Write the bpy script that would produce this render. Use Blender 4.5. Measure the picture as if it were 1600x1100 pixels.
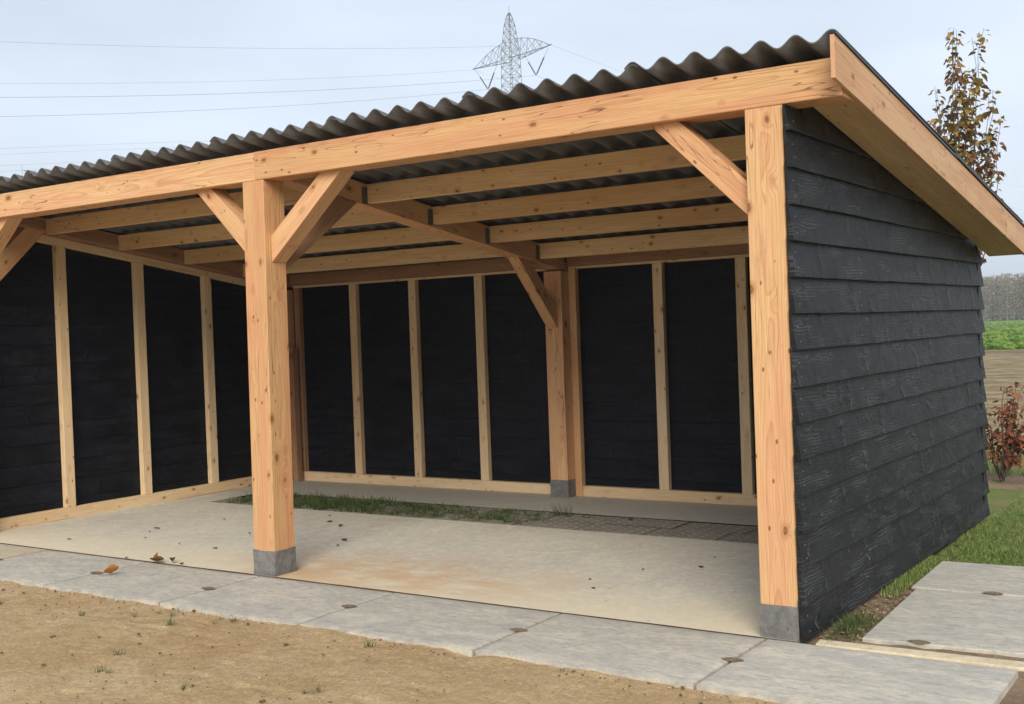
import bpy, math, random
import numpy as np
from mathutils import Vector, Matrix

for o in list(bpy.data.objects): bpy.data.objects.remove(o)
scn = bpy.context.scene
COL = scn.collection
R = math.radians

# ------------------------------------------------------------------ camera
YAW, PITCH, ROLL = -0.5937, -0.0185, -0.0361
fw = Vector((math.sin(YAW)*math.cos(PITCH), math.cos(YAW)*math.cos(PITCH), math.sin(PITCH)))
rt = Vector((math.cos(YAW), -math.sin(YAW), 0)); up = rt.cross(fw)
r_, u_ = rt*math.cos(ROLL)+up*math.sin(ROLL), -rt*math.sin(ROLL)+up*math.cos(ROLL)
cam = bpy.data.objects.new('camera', bpy.data.cameras.new('camera')); COL.objects.link(cam)
m = Matrix.Identity(4)
for i in range(3):
    m[i][0], m[i][1], m[i][2] = r_[i], u_[i], -fw[i]
m[0][3], m[1][3], m[2][3] = 2.0922, -5.5694, 1.6001
cam.matrix_world = m
cam.data.sensor_width = 36; cam.data.lens = 1821.77/1600*36
cam.data.clip_start = .05; cam.data.clip_end = 5000
scn.camera = cam

# ------------------------------------------------------------------ light
SUN_AZ = math.atan2(0.62, -1.0)      # direction towards the sun (x, y)
SUN_EL = R(32)
sund = Vector((math.sin(SUN_AZ)*math.cos(SUN_EL), math.cos(SUN_AZ)*math.cos(SUN_EL), math.sin(SUN_EL)))
sun = bpy.data.objects.new('sun', bpy.data.lights.new('sun', 'SUN')); COL.objects.link(sun)
sun.data.energy = 1.5; sun.data.angle = R(34); sun.data.color = (1, .92, .80)
sun.rotation_euler = sund.to_track_quat('Z', 'Y').to_euler()
sun.location = (3, -8, 12)

W = bpy.data.worlds.new('World'); scn.world = W; W.use_nodes = True
nt = W.node_tree; nt.nodes.clear()
def wn(t, **k):
    n = nt.nodes.new(t)
    for a, b in k.items(): setattr(n, a, b)
    return n
tc = wn('ShaderNodeTexCoord')
sky = wn('ShaderNodeTexSky', sky_type='NISHITA', sun_disc=False, sun_elevation=SUN_EL, sun_rotation=SUN_AZ)
sky.air_density = 1.0; sky.dust_density = 2.0
sk = wn('ShaderNodeVectorMath', operation='SCALE'); sk.inputs['Scale'].default_value = .09
nt.links.new(sky.outputs[0], sk.inputs[0])
sep = wn('ShaderNodeSeparateXYZ'); nt.links.new(tc.outputs['Generated'], sep.inputs[0])
rmp = wn('ShaderNodeValToRGB'); nt.links.new(sep.outputs['Z'], rmp.inputs[0])
cr = rmp.color_ramp
cr.elements[0].position = 0.0; cr.elements[0].color = (.42, .49, .58, 1)
cr.elements[1].position = 1.0; cr.elements[1].color = (.51, .57, .665, 1)
e = cr.elements.new(.10); e.color = (.54, .60, .68, 1)
e = cr.elements.new(.21); e.color = (.55, .615, .705, 1)
e = cr.elements.new(.31); e.color = (.475, .545, .655, 1)
mp = wn('ShaderNodeMapping'); mp.inputs['Scale'].default_value = (1.3, 1.3, 4.5)
nt.links.new(tc.outputs['Generated'], mp.inputs[0])
nz = wn('ShaderNodeTexNoise'); nz.inputs['Scale'].default_value = 1.7; nz.inputs['Detail'].default_value = 5; nz.inputs['Roughness'].default_value = .5
nt.links.new(mp.outputs[0], nz.inputs['Vector'])
mr = wn('ShaderNodeMapRange'); mr.inputs['From Min'].default_value = .3; mr.inputs['From Max'].default_value = .7
mr.inputs['To Min'].default_value = .86; mr.inputs['To Max'].default_value = 1.13
nt.links.new(nz.outputs['Fac'], mr.inputs['Value'])
cl = wn('ShaderNodeVectorMath', operation='SCALE'); nt.links.new(rmp.outputs[0], cl.inputs[0]); nt.links.new(mr.outputs[0], cl.inputs['Scale'])
mx = wn('ShaderNodeMix', data_type='RGBA'); mx.inputs[0].default_value = .88
nt.links.new(sk.outputs[0], mx.inputs[6]); nt.links.new(cl.outputs[0], mx.inputs[7])
bg = wn('ShaderNodeBackground'); bg.inputs['Strength'].default_value = .715
nt.links.new(mx.outputs[2], bg.inputs['Color'])
wo = wn('ShaderNodeOutputWorld'); nt.links.new(bg.outputs[0], wo.inputs[0])

scn.view_settings.view_transform = 'Standard'; scn.view_settings.look = 'None'
scn.view_settings.exposure = 1.18; scn.view_settings.gamma = 1
scn.view_settings.use_curve_mapping = False

# ------------------------------------------------------------------ helpers
rng = random.Random(7); nrg = np.random.default_rng(11)
def tag(o, label=None, cat=None, group=None, kind=None):
    if label: o['label'] = label
    if cat: o['category'] = cat
    if group: o['group'] = group
    if kind: o['kind'] = kind
    return o
def empty(name, loc=(0, 0, 0), rz=0):
    o = bpy.data.objects.new(name, None); COL.objects.link(o); o.location = loc; o.rotation_euler.z = rz
    o.empty_display_size = .2
    return o
def mesh(name, v, f, mat=None, smooth=False):
    me = bpy.data.meshes.new(name); me.from_pydata([tuple(p) for p in v], [], f); me.update()
    if mat: me.materials.append(mat)
    if smooth: me.polygons.foreach_set('use_smooth', [True]*len(me.polygons))
    return me
def obj(name, me, parent=None, loc=None):
    o = bpy.data.objects.new(name, me); COL.objects.link(o)
    if parent: o.parent = parent
    if loc is not None: o.location = loc
    return o
def mobj(name, v, f, mat, parent=None, loc=None, smooth=False):
    return obj(name, mesh(name, v, f, mat, smooth), parent, loc)
def bevel(o, w=.003, seg=1):
    b = o.modifiers.new('bevel', 'BEVEL'); b.width = w; b.segments = seg; b.limit_method = 'ANGLE'; b.angle_limit = R(40)
    return o
def hexa(name, S, E, mat, parent, bw=.003):
    """Timber from a start face S and an end face E (4 points each, same order); local X runs along the grain."""
    S = [Vector(p) for p in S]; E = [Vector(p) for p in E]
    a = sum(S, Vector())/4; b = sum(E, Vector())/4
    X = (b-a).normalized(); Z = (S[3]-S[0]); Z = (Z-X*Z.dot(X)).normalized(); Y = Z.cross(X)
    M = Matrix((X, Y, Z)).transposed()
    inv = M.transposed()
    v = [inv @ (p-a) for p in S+E]
    f = [(3, 2, 1, 0), (4, 5, 6, 7), (0, 1, 5, 4), (1, 2, 6, 5), (2, 3, 7, 6), (3, 0, 4, 7)]
    me = mesh(name, v, f, mat)
    # make normals point out
    import bmesh
    bm = bmesh.new(); bm.from_mesh(me); bmesh.ops.recalc_face_normals(bm, faces=bm.faces); bm.to_mesh(me); bm.free()
    o = obj(name, me, parent)
    M4 = M.to_4x4(); M4.translation = a
    o.matrix_local = M4
    if bw: bevel(o, bw)
    return o
def box_timber(name, lo, hi, axis, mat, parent, bw=.003):
    x0, y0, z0 = lo; x1, y1, z1 = hi
    if axis == 0:
        q = lambda x: [(x, y0, z0), (x, y1, z0), (x, y1, z1), (x, y0, z1)]; return hexa(name, q(x0), q(x1), mat, parent, bw)
    if axis == 1:
        q = lambda y: [(x0, y, z0), (x1, y, z0), (x1, y, z1), (x0, y, z1)]; return hexa(name, q(y0), q(y1), mat, parent, bw)
    q = lambda z: [(x0, y0, z), (x1, y0, z), (x1, y1, z), (x0, y1, z)]; return hexa(name, q(z0), q(z1), mat, parent, bw)

class MB:
    def __init__(s): s.v = []; s.f = []
    def box(s, lo, hi):
        n = len(s.v); (a, b, c), (d, e, f) = lo, hi
        s.v += [(a, b, c), (d, b, c), (d, e, c), (a, e, c), (a, b, f), (d, b, f), (d, e, f), (a, e, f)]
        s.f += [tuple(n+i for i in q) for q in ((3, 2, 1, 0), (4, 5, 6, 7), (0, 1, 5, 4), (1, 2, 6, 5), (2, 3, 7, 6), (3, 0, 4, 7))]
    def tube(s, pts, rad, k=4, cap=True):
        pts = [Vector(p) for p in pts]; n0 = len(s.v); n = len(pts)
        rs = rad if isinstance(rad, (list, tuple)) else [rad]*n
        for i, p in enumerate(pts):
            d = (pts[min(i+1, n-1)]-pts[max(i-1, 0)]).normalized()
            h = Vector((0, 0, 1)) if abs(d.z) < .9 else Vector((1, 0, 0))
            A = d.cross(h).normalized(); B = d.cross(A)
            for j in range(k):
                t = 2*math.pi*j/k; s.v.append(tuple(p+(A*math.cos(t)+B*math.sin(t))*rs[i]))
        for i in range(n-1):
            for j in range(k):
                a = n0+i*k+j; b = n0+i*k+(j+1) % k; s.f.append((a, b, b+k, a+k))
        if cap:
            s.f.append(tuple(n0+j for j in range(k))[::-1]); s.f.append(tuple(n0+(n-1)*k+j for j in range(k)))
    def leaf(s, p, d, nrm, L, w, fold=.25, droop=.2):
        d = d.normalized(); sd = d.cross(nrm)
        if sd.length < 1e-4: sd = d.orthogonal()
        sd.normalize(); nn = sd.cross(d)
        n = len(s.v)
        for t, ww in ((0, 0), (.3, .9), (.62, .8), (1, 0)):
            c = p+d*L*t-nn*(droop*L*t*t)
            if ww == 0: s.v.append(tuple(c))
            else:
                s.v += [tuple(c+sd*w*.5*ww+nn*fold*w*.5*ww), tuple(c), tuple(c-sd*w*.5*ww+nn*fold*w*.5*ww)]
        # 0 | 1 2 3 | 4 5 6 | 7
        s.f += [(n, n+2, n+1), (n, n+3, n+2), (n+1, n+2, n+5, n+4), (n+2, n+3, n+6, n+5), (n+4, n+5, n+7), (n+5, n+6, n+7)]
    def blade(s, p, h, w, lean, az, curl=.5):
        n = len(s.v); dx, dy = math.cos(az), math.sin(az); px, py = -dy*w/2, dx*w/2
        x, y, z = p
        m1 = (x+dx*lean*.35, y+dy*lean*.35, z+h*.6); t = (x+dx*lean, y+dy*lean, z+h)
        s.v += [(x+px, y+py, z), (x-px, y-py, z), (m1[0]+px*.75, m1[1]+py*.75, m1[2]), (m1[0]-px*.75, m1[1]-py*.75, m1[2]), t]
        s.f += [(n, n+1, n+3, n+2), (n+2, n+3, n+4)]
    def build(s, name, mat, parent=None, loc=None, smooth=False):
        return mobj(name, s.v, s.f, mat, parent, loc, smooth)

def vnoise(x, y, seed=0):
    """smooth value noise on numpy arrays"""
    def h(i, j):
        n = (i.astype(np.int64)*374761393+j.astype(np.int64)*668265263+seed*982451653) & 0x7fffffff
        n = ((n ^ (n >> 13))*1274126177) & 0x7fffffff
        n = n ^ (n >> 16)
        return (n & 0xffff)/65535.0
    xi = np.floor(x); yi = np.floor(y); fx = x-xi; fy = y-yi
    fx = fx*fx*(3-2*fx); fy = fy*fy*(3-2*fy)
    a = h(xi, yi); b = h(xi+1, yi); c = h(xi, yi+1); d = h(xi+1, yi+1)
    return (a*(1-fx)+b*fx)*(1-fy)+(c*(1-fx)+d*fx)*fy
def fbm(x, y, o=4, seed=0):
    s = 0; a = .5
    for i in range(o): s = s+a*vnoise(x, y, seed+i); x = x*2.03; y = y*2.03; a *= .5
    return s
def grid_mesh(name, xs, ys, Z, mat, smooth=True):
    nx, ny = len(xs), len(ys)
    X, Y = np.meshgrid(xs, ys, indexing='ij')
    v = np.stack([X, Y, Z], -1).reshape(-1, 3)
    I = np.arange(nx*ny).reshape(nx, ny)
    f = np.stack([I[:-1, :-1], I[1:, :-1], I[1:, 1:], I[:-1, 1:]], -1).reshape(-1, 4)
    me = bpy.data.meshes.new(name)
    me.vertices.add(len(v)); me.vertices.foreach_set('co', v.ravel().astype(np.float32))
    me.loops.add(f.size); me.loops.foreach_set('vertex_index', f.ravel().astype(np.int32))
    me.polygons.add(len(f)); me.polygons.foreach_set('loop_start', (np.arange(len(f))*4).astype(np.int32))
    me.polygons.foreach_set('loop_total', np.full(len(f), 4, np.int32))
    me.update(calc_edges=True); me.validate()
    me.polygons.foreach_set('use_smooth', np.full(len(me.polygons), smooth))
    me.materials.append(mat)
    return me

# ------------------------------------------------------------------ materials
class NT:
    def __init__(s, name):
        s.m = bpy.data.materials.new(name); s.m.use_nodes = True; s.t = s.m.node_tree; s.t.nodes.clear()
        s.b = s.n('ShaderNodeBsdfPrincipled'); s.o = s.n('ShaderNodeOutputMaterial'); s.l(s.b.outputs[0], s.o.inputs[0])
        s.tc = s.n('ShaderNodeTexCoord')
    def n(s, t, **k):
        n = s.t.nodes.new(t)
        for a, b in k.items(): setattr(n, a, b)
        return n
    def l(s, a, b): s.t.links.new(a, b)
    def put(s, sock, val):
        if hasattr(val, 'is_output') or isinstance(val, bpy.types.NodeSocket): s.l(val, sock)
        else: sock.default_value = val
    def math(s, op, a, b=0.0, c=None, clamp=False):
        n = s.n('ShaderNodeMath', operation=op, use_clamp=clamp); s.put(n.inputs[0], a); s.put(n.inputs[1], b)
        if c is not None: s.put(n.inputs[2], c)
        return n.outputs[0]
    def vm(s, op, a, b=(0, 0, 0)):
        n = s.n('ShaderNodeVectorMath', operation=op); s.put(n.inputs[0], a)
        if op == 'SCALE': s.put(n.inputs['Scale'], b)
        else: s.put(n.inputs[1], b)
        return n.outputs['Value'] if op in ('LENGTH', 'DOT_PRODUCT', 'DISTANCE') else n.outputs[0]
    def noise(s, vec, scale=1, detail=3, rough=.55, dist=0, out='Fac'):
        n = s.n('ShaderNodeTexNoise'); s.l(vec, n.inputs['Vector']); n.inputs['Scale'].default_value = scale
        n.inputs['Detail'].default_value = detail; n.inputs['Roughness'].default_value = rough; n.inputs['Distortion'].default_value = dist
        return n.outputs[out]
    def voro(s, vec, scale=1, rnd=1, feature='F1'):
        n = s.n('ShaderNodeTexVoronoi', feature=feature); s.l(vec, n.inputs['Vector']); n.inputs['Scale'].default_value = scale
        n.inputs['Randomness'].default_value = rnd
        return n
    def mr(s, v, a, b, c=0, d=1, smooth=True):
        n = s.n('ShaderNodeMapRange'); n.interpolation_type = 'SMOOTHSTEP' if smooth else 'LINEAR'
        s.put(n.inputs['Value'], v); s.put(n.inputs['From Min'], a); s.put(n.inputs['From Max'], b); s.put(n.inputs['To Min'], c); s.put(n.inputs['To Max'], d)
        return n.outputs[0]
    def mix(s, f, a, b, blend='MIX'):
        n = s.n('ShaderNodeMix', data_type='RGBA', blend_type=blend); s.put(n.inputs[0], f)
        s.put(n.inputs[6], a if not isinstance(a, tuple) else (*a, 1)[:4]); s.put(n.inputs[7], b if not isinstance(b, tuple) else (*b, 1)[:4])
        return n.outputs[2]
    def xyz(s, v):
        n = s.n('ShaderNodeSeparateXYZ'); s.l(v, n.inputs[0]); return n.outputs
    def comb(s, x, y, z):
        n = s.n('ShaderNodeCombineXYZ'); s.put(n.inputs[0], x); s.put(n.inputs[1], y); s.put(n.inputs[2], z); return n.outputs[0]
    def rnd(s):
        return s.n('ShaderNodeObjectInfo').outputs['Random']
    def bump(s, h, strength=.3, dist=.01, normal=None):
        n = s.n('ShaderNodeBump'); n.inputs['Strength'].default_value = strength; n.inputs['Distance'].default_value = dist; s.l(h, n.inputs['Height'])
        if normal is not None: s.l(normal, n.inputs['Normal'])
        s.l(n.outputs[0], s.b.inputs['Normal']); return n.outputs[0]
    def done(s, col, rough=.7, spec=.4):
        s.put(s.b.inputs['Base Color'], col if not isinstance(col, tuple) else (*col, 1)[:4]); s.put(s.b.inputs['Roughness'], rough)
        s.b.inputs['Specular IOR Level'].default_value = spec
        return s.m

def wood(name, early, late, heart, knot=(.15, .055, .022), ringw=.0075, contrast=.60, kscale=(4.6, 8, 8), kr=.135, crack=.75, weather=0.0, kpres=.4):
    s = NT(name); P0 = s.tc.outputs['Object']; rnd = s.rnd()
    off = s.comb(s.math('MULTIPLY', rnd, 37.0), s.math('MULTIPLY', rnd, 91.0), s.math('MULTIPLY', rnd, 53.0))
    P = s.vm('ADD', P0, off)
    r2 = s.math('FRACT', s.math('MULTIPLY', rnd, 17.31)); r3 = s.math('FRACT', s.math('MULTIPLY', rnd, 71.77))
    # knots
    v = s.voro(s.vm('MULTIPLY', s.vm('ADD', P, s.vm('SCALE', s.noise(s.vm('MULTIPLY', P, (9, 9, 9)), 3, 1, out='Color'), .012)), kscale))
    pres = s.math('GREATER_THAN', s.xyz(v.outputs['Color'])[0], kpres)
    size = s.math('MULTIPLY_ADD', s.xyz(v.outputs['Color'])[1], kr*.75, kr*.45)
    kd = s.math('DIVIDE', s.math('ADD', v.outputs['Distance'], s.math('MULTIPLY', s.math('SUBTRACT', 1.0, pres), 9.0)), size)   # 1 at knot rim
    kfield = s.math('EXPONENT', s.math('MULTIPLY', s.math('MULTIPLY', kd, kd), -.28))
    # growth rings round a pith line
    wob = s.noise(s.vm('MULTIPLY', P, (.65, 4.0, 4.0)), 1, 3, .5, out='Color')
    wob = s.vm('SCALE', s.vm('SUBTRACT', wob, (.5, .5, .5)), .055)
    pith = s.comb(0.0, s.math('MULTIPLY_ADD', r2, .16, -.08), s.math('MULTIPLY_ADD', r3, .16, -.08))
    q = s.vm('MULTIPLY', s.vm('ADD', s.vm('SUBTRACT', P0, pith), wob), (0, 1, 1))
    rad = s.math('ADD', s.vm('LENGTH', q), s.math('MULTIPLY', kfield, .022))
    ph = s.math('FRACT', s.math('DIVIDE', rad, ringw))
    lat = s.math('POWER', ph, 3.6)
    lat = s.math('MULTIPLY', lat, s.mr(ph, .93, 1.0, 1, 0))
    fib = s.noise(s.vm('MULTIPLY', P, (4, 170, 170)), 1, 2, .6)
    tone = s.noise(s.vm('MULTIPLY', P, (.9, 9, 9)), 1, 3, .55)
    col = s.mix(s.mr(tone, .36, .64), early, heart)
    col = s.mix(s.math('MULTIPLY', lat, contrast), col, late)
    col = s.mix(1.0, col, s.mix(fib, (.68, .66, .63), (1.26, 1.27, 1.28)), 'MULTIPLY')
    # piece to piece differences
    col = s.mix(1.0, col, s.mix(r2, (.90, .85, .80), (1.06, 1.07, 1.10)), 'MULTIPLY')
    # broad dirt and handling marks
    dirt = s.noise(s.vm('MULTIPLY', P, (3, 12, 12)), 1, 5, .7)
    col = s.mix(s.mr(dirt, .55, .78, 0, .38+weather), col, s.mix(.5, late, (.18, .14, .11)))
    halo = s.mr(kd, 1.0, 2.2, .55, 0); col = s.mix(halo, col, late)
    kin = s.mr(kd, .75, 1.0, 1, 0)
    kring = s.math('MULTIPLY_ADD', s.math('SINE', s.math('MULTIPLY', kd, 18.0)), .22, .7)
    col = s.mix(s.math('MULTIPLY', kin, kring), col, knot)
    pv = s.voro(s.vm('MULTIPLY', P, (9, 17, 17)))
    pin = s.math('MULTIPLY', s.mr(pv.outputs['Distance'], .08, .15, 1, 0), s.math('GREATER_THAN', s.xyz(pv.outputs['Color'])[0], .55))
    col = s.mix(s.math('MULTIPLY', pin, .8), col, knot)
    ck = s.noise(s.vm('MULTIPLY', P, (1.7, 26, 26)), 1, 1, .4)
    cmask = s.math('MULTIPLY', s.mr(s.math('ABSOLUTE', s.math('SUBTRACT', ck, .5)), .0, .014, 1, 0), s.mr(s.noise(s.vm('MULTIPLY', P, (1.1, 3, 3)), 1.3, 1), .52, .60))
    col = s.mix(s.math('MULTIPLY', cmask, crack), col, (.09, .045, .022))
    h = s.math('ADD', s.math('MULTIPLY', lat, .35), s.math('MULTIPLY', fib, .5)); h = s.math('SUBTRACT', h, s.math('MULTIPLY', cmask, 1.2))
    s.bump(h, .22, .004)
    return s.done(col, s.math('MULTIPLY_ADD', fib, .15, .6), .25)

M = {}
M['douglas'] = wood('douglas_wood', (.68, .43, .215), (.41, .19, .075), (.66, .36, .19))
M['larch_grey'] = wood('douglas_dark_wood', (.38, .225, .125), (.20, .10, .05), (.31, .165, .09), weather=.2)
M['spruce'] = wood('spruce_wood', (.76, .54, .30), (.46, .27, .12), (.70, .45, .225), knot=(.13, .05, .02), ringw=.009, contrast=.42, kscale=(6.5, 10, 10), kr=.15, kpres=.3, crack=.35)
M['stud'] = wood('pale_spruce_wood', (.77, .59, .37), (.50, .33, .17), (.71, .52, .305), knot=(.14, .06, .025), ringw=.009, contrast=.38, kscale=(6, 11, 11), kr=.17, kpres=.35, crack=.25)
M['fascia'] = wood('pink_spruce_wood', (.70, .47, .28), (.42, .22, .115), (.66, .385, .225), knot=(.18, .075, .035), ringw=.010, contrast=.6, kscale=(5, 9, 9), kr=.15, kpres=.3)
M['ply'] = wood('plywood', (.64, .455, .26), (.48, .31, .155), (.58, .40, .215), ringw=.03, contrast=.3, kscale=(3, 3, 3), kr=.06, crack=.4)

def black_board(name, spec, base, grey, lo=.40, amt=.9, bd=.014):
    s = NT(name); P0 = s.tc.outputs['Object']; rnd = s.rnd()
    P = s.vm('ADD', P0, s.comb(s.math('MULTIPLY', rnd, 61.0), 0.0, s.math('MULTIPLY', rnd, 47.0)))
    x, y, z = s.xyz(P); z0 = s.xyz(P0)[2]
    # whorls of knots cross the board every 20 to 40 cm and swell its face
    wv = s.math('SUBTRACT', s.noise(s.vm('MULTIPLY', P, (1.5, 1, 11)), 1, 3, .6), .5)
    u = s.math('ADD', s.math('MULTIPLY', x, 2.7), s.math('MULTIPLY', wv, .5))
    wh = s.voro(s.comb(u, s.math('MULTIPLY', rnd, 33.0), 0.0), 1, .85)
    d = s.math('SUBTRACT', u, s.xyz(wh.outputs['Position'])[0]); rc = s.xyz(wh.outputs['Color'])
    pres = s.math('MULTIPLY', s.math('GREATER_THAN', rc[0], .42), s.mr(s.noise(s.vm('MULTIPLY', P, (3, 1, 9)), 1, 2), .38, .60))
    ridge = s.math('MULTIPLY', s.math('EXPONENT', s.math('MULTIPLY', s.math('MULTIPLY', d, d), -70.0)), pres)
    crack = s.math('MULTIPLY', s.mr(s.math('ABSOLUTE', s.math('ADD', d, .045)), .008, .035, 1, 0), pres)
    edge = s.math('MULTIPLY', s.mr(s.math('ABSOLUTE', s.math('SUBTRACT', d, .03)), .01, .05, 1, 0), pres)
    # nested growth ring figures lying between the whorls
    zc = s.math('MULTIPLY_ADD', rc[1], .12, .04)
    dz = s.math('SUBTRACT', z0, zc); dx = s.math('MULTIPLY', s.math('SUBTRACT', s.math('ABSOLUTE', d), .42), .042)
    wob = s.noise(s.vm('MULTIPLY', P, (3.0, 1, 16)), 1, 3, .6)
    rad = s.math('ADD', s.math('SQRT', s.math('ADD', s.math('MULTIPLY', dz, dz), s.math('MULTIPLY', dx, dx))), s.math('MULTIPLY', wob, .042))
    ph = s.math('FRACT', s.math('DIVIDE', rad, .0165)); ring = s.math('MULTIPLY', s.math('POWER', ph, 2.6), s.mr(ph, .9, 1.0, 1, 0))
    fib = s.noise(s.vm('MULTIPLY', P, (7, 1, 150)), 1, 3, .65)
    patch = s.noise(s.vm('MULTIPLY', P, (2.4, 1, 9)), 1, 4, .62)
    wear = s.math('MULTIPLY', s.math('MULTIPLY', ring, s.mr(patch, lo, lo+.16)), s.mr(fib, .3, .6, .55, 1))
    col = s.mix(s.mr(s.noise(s.vm('MULTIPLY', P, (1.6, 1, 6)), 1, 5, .65), .36, .66), base, tuple(c*1.9 for c in base))
    col = s.mix(s.math('MULTIPLY', wear, amt), col, grey)
    col = s.mix(s.math('MULTIPLY', edge, s.mr(s.noise(P, 14, 3, .7), .42, .62, 0, .6)), col, tuple(c*.8 for c in grey))
    col = s.mix(s.math('MULTIPLY', crack, .6), col, tuple(c*.3 for c in base))
    dust = s.mr(s.noise(s.vm('MULTIPLY', P, (9, 1, 30)), 1, 5, .72), .64, .76); col = s.mix(s.math('MULTIPLY', dust, .45), col, tuple(c*1.1 for c in grey))
    h = s.math('ADD', s.math('MULTIPLY', ring, .05), s.math('MULTIPLY', fib, .28))
    h = s.math('ADD', h, s.math('MULTIPLY', ridge, .65)); h = s.math('SUBTRACT', h, s.math('MULTIPLY', crack, .3))
    h = s.math('ADD', h, s.math('MULTIPLY', s.noise(s.vm('MULTIPLY', P, (4, 1, 5)), 1, 2), 1.5))
    s.bump(h, .75, bd)
    return s.done(col, s.mr(patch, .2, .8, .46, .58), spec)
M['black'] = black_board('black_stained_wood', .3, (.0050, .0052, .0058), (.110, .112, .118), .465, .9, .014)
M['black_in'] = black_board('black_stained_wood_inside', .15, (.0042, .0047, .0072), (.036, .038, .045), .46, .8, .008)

def concrete(name, a, b, c, scale=1.0, rough=.85, rust=False, streak=(1, 1, 1), dark=(.14, .13, .115), perobj=True, pits=True):
    s = NT(name); P0 = s.tc.outputs['Object']
    P = s.vm('ADD', P0, s.vm('SCALE', s.comb(1.0, .7, .3), s.math('MULTIPLY', s.rnd(), 40.0))) if perobj else P0
    Q = s.vm('MULTIPLY', P, streak)
    n1 = s.noise(Q, 2.2*scale, 6, .62); n2 = s.noise(Q, 9*scale, 5, .65); n3 = s.noise(P, 160, 2, .6)
    col = s.mix(s.mr(n1, .34, .66), a, b); col = s.mix(s.mr(n2, .42, .70, 0, .85), col, c)
    st = s.noise(s.vm('MULTIPLY', P, (4, 26, 8)), 1, 6, .74)
    col = s.mix(s.mr(st, .56, .74, 0, .42), col, tuple((p_+q_)*.5 for p_, q_ in zip(dark, c)))
    col = s.mix(s.mr(s.noise(s.vm('MULTIPLY', P, (5, 40, 8)), 1.3, 5, .75), .60, .72, 0, .35), col, tuple(min(.8, q_*1.35) for q_ in b))
    col = s.mix(1.0, col, s.mix(n3, (.80, .80, .80), (1.20, 1.20, 1.20)), 'MULTIPLY')
    col = s.mix(1.0, col, s.mix(s.mr(s.noise(Q, 22, 4, .75), .3, .7), (.88, .88, .885), (1.10, 1.095, 1.07)), 'MULTIPLY')
    h = s.math('ADD', s.math('MULTIPLY', n2, .7), s.math('MULTIPLY', n3, .35))
    if pits:
        v = s.voro(P, 13); pm = s.math('MULTIPLY', s.mr(v.outputs['Distance'], .05, .11, 1, 0), s.math('GREATER_THAN', s.xyz(v.outputs['Color'])[0], .70))
        col = s.mix(s.math('MULTIPLY', pm, .7), col, dark); h = s.math('SUBTRACT', h, s.math('MULTIPLY', pm, .8))
    if rust:
        W_ = s.n('ShaderNodeNewGeometry').outputs['Position']
        d = s.vm('LENGTH', s.vm('MULTIPLY', s.vm('SUBTRACT', W_, (-2.95, .42, 0)), (.60, 1.25, 1)))
        nr = s.noise(s.vm('MULTIPLY', W_, (1.5, 2.6, 1)), 1.6, 6, .66)
        rm = s.math('MULTIPLY', s.mr(d, .15, 1.15, 1, 0), s.mr(nr, .36, .60))
        d2 = s.vm('LENGTH', s.vm('MULTIPLY', s.vm('SUBTRACT', W_, (-3.55, .1, 0)), (1.0, 1.6, 1)))
        rm = s.math('MAXIMUM', rm, s.math('MULTIPLY', s.mr(d2, .1, .75, 1, 0), s.mr(nr, .25, .55)))
        # a scatter of dark specks
        sp = s.voro(W_, 7); sm = s.math('MULTIPLY', s.mr(sp.outputs['Distance'], .05, .09, 1, 0), s.math('GREATER_THAN', s.xyz(sp.outputs['Color'])[0], .9))
        col = s.mix(s.math('MULTIPLY', sm, .75), col, (.12, .09, .065))
        fr = s.mr(s.xyz(W_)[1], .0, 1.1, .75, 0); col = s.mix(s.math('MULTIPLY', fr, s.mr(n1, .3, .7, .6, 1)), col, (.76, .64, .43))  # cream concrete towards the front, with the brighter daylight there put into the colour
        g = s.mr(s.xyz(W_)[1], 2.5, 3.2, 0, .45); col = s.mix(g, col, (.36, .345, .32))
    if rust:
        col = s.mix(s.math('MULTIPLY', rm, .62), col, (.57, .33, .155))
    s.bump(h, .25, .006)
    return s.done(col, rough, .25)
M['slab'] = concrete('slab_concrete', (.435, .405, .35), (.55, .50, .405), (.35, .333, .30), 1.5, streak=(1, 2.2, 1))
M['slab_warm'] = concrete('warm_slab_concrete', (.50, .41, .29), (.54, .45, .32), (.42, .36, .28), 1.7, streak=(1, 2.2, 1))
M['floor'] = concrete('floor_concrete', (.63, .585, .49), (.55, .515, .44), (.69, .64, .53), .9, rust=True, perobj=False)
M['base'] = concrete('footing_concrete', (.155, .15, .14), (.20, .195, .18), (.12, .12, .118), 2.5, dark=(.07, .07, .065))
M['paver'] = concrete('paver_concrete', (.27, .245, .205), (.22, .20, .165), (.30, .275, .23), 2)
M['cream'] = concrete('cream_concrete', (.64, .53, .35), (.56, .46, .31), (.68, .58, .40), 2)

def sheet_mat():
    s = NT('fibre_cement'); P0 = s.tc.outputs['Object']; P = s.vm('ADD', P0, s.vm('SCALE', s.comb(1.0, 1.0, 0.0), s.math('MULTIPLY', s.rnd(), 30.0)))
    n = s.noise(s.vm('MULTIPLY', P, (14, 2.5, 14)), 1, 5, .65); n2 = s.noise(P, 120, 2)
    col = s.mix(s.mr(n, .35, .7), (.080, .081, .084), (.142, .143, .146))
    col = s.mix(s.mr(s.noise(P, 7, 4, .7), .6, .75, 0, .5), col, (.21, .205, .195))
    col = s.mix(1.0, col, s.mix(n2, (.8, .8, .8), (1.2, 1.2, 1.2)), 'MULTIPLY'); s.bump(n2, .15, .003)
    return s.done(col, .62, .4)
M['sheet'] = sheet_mat()

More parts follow.
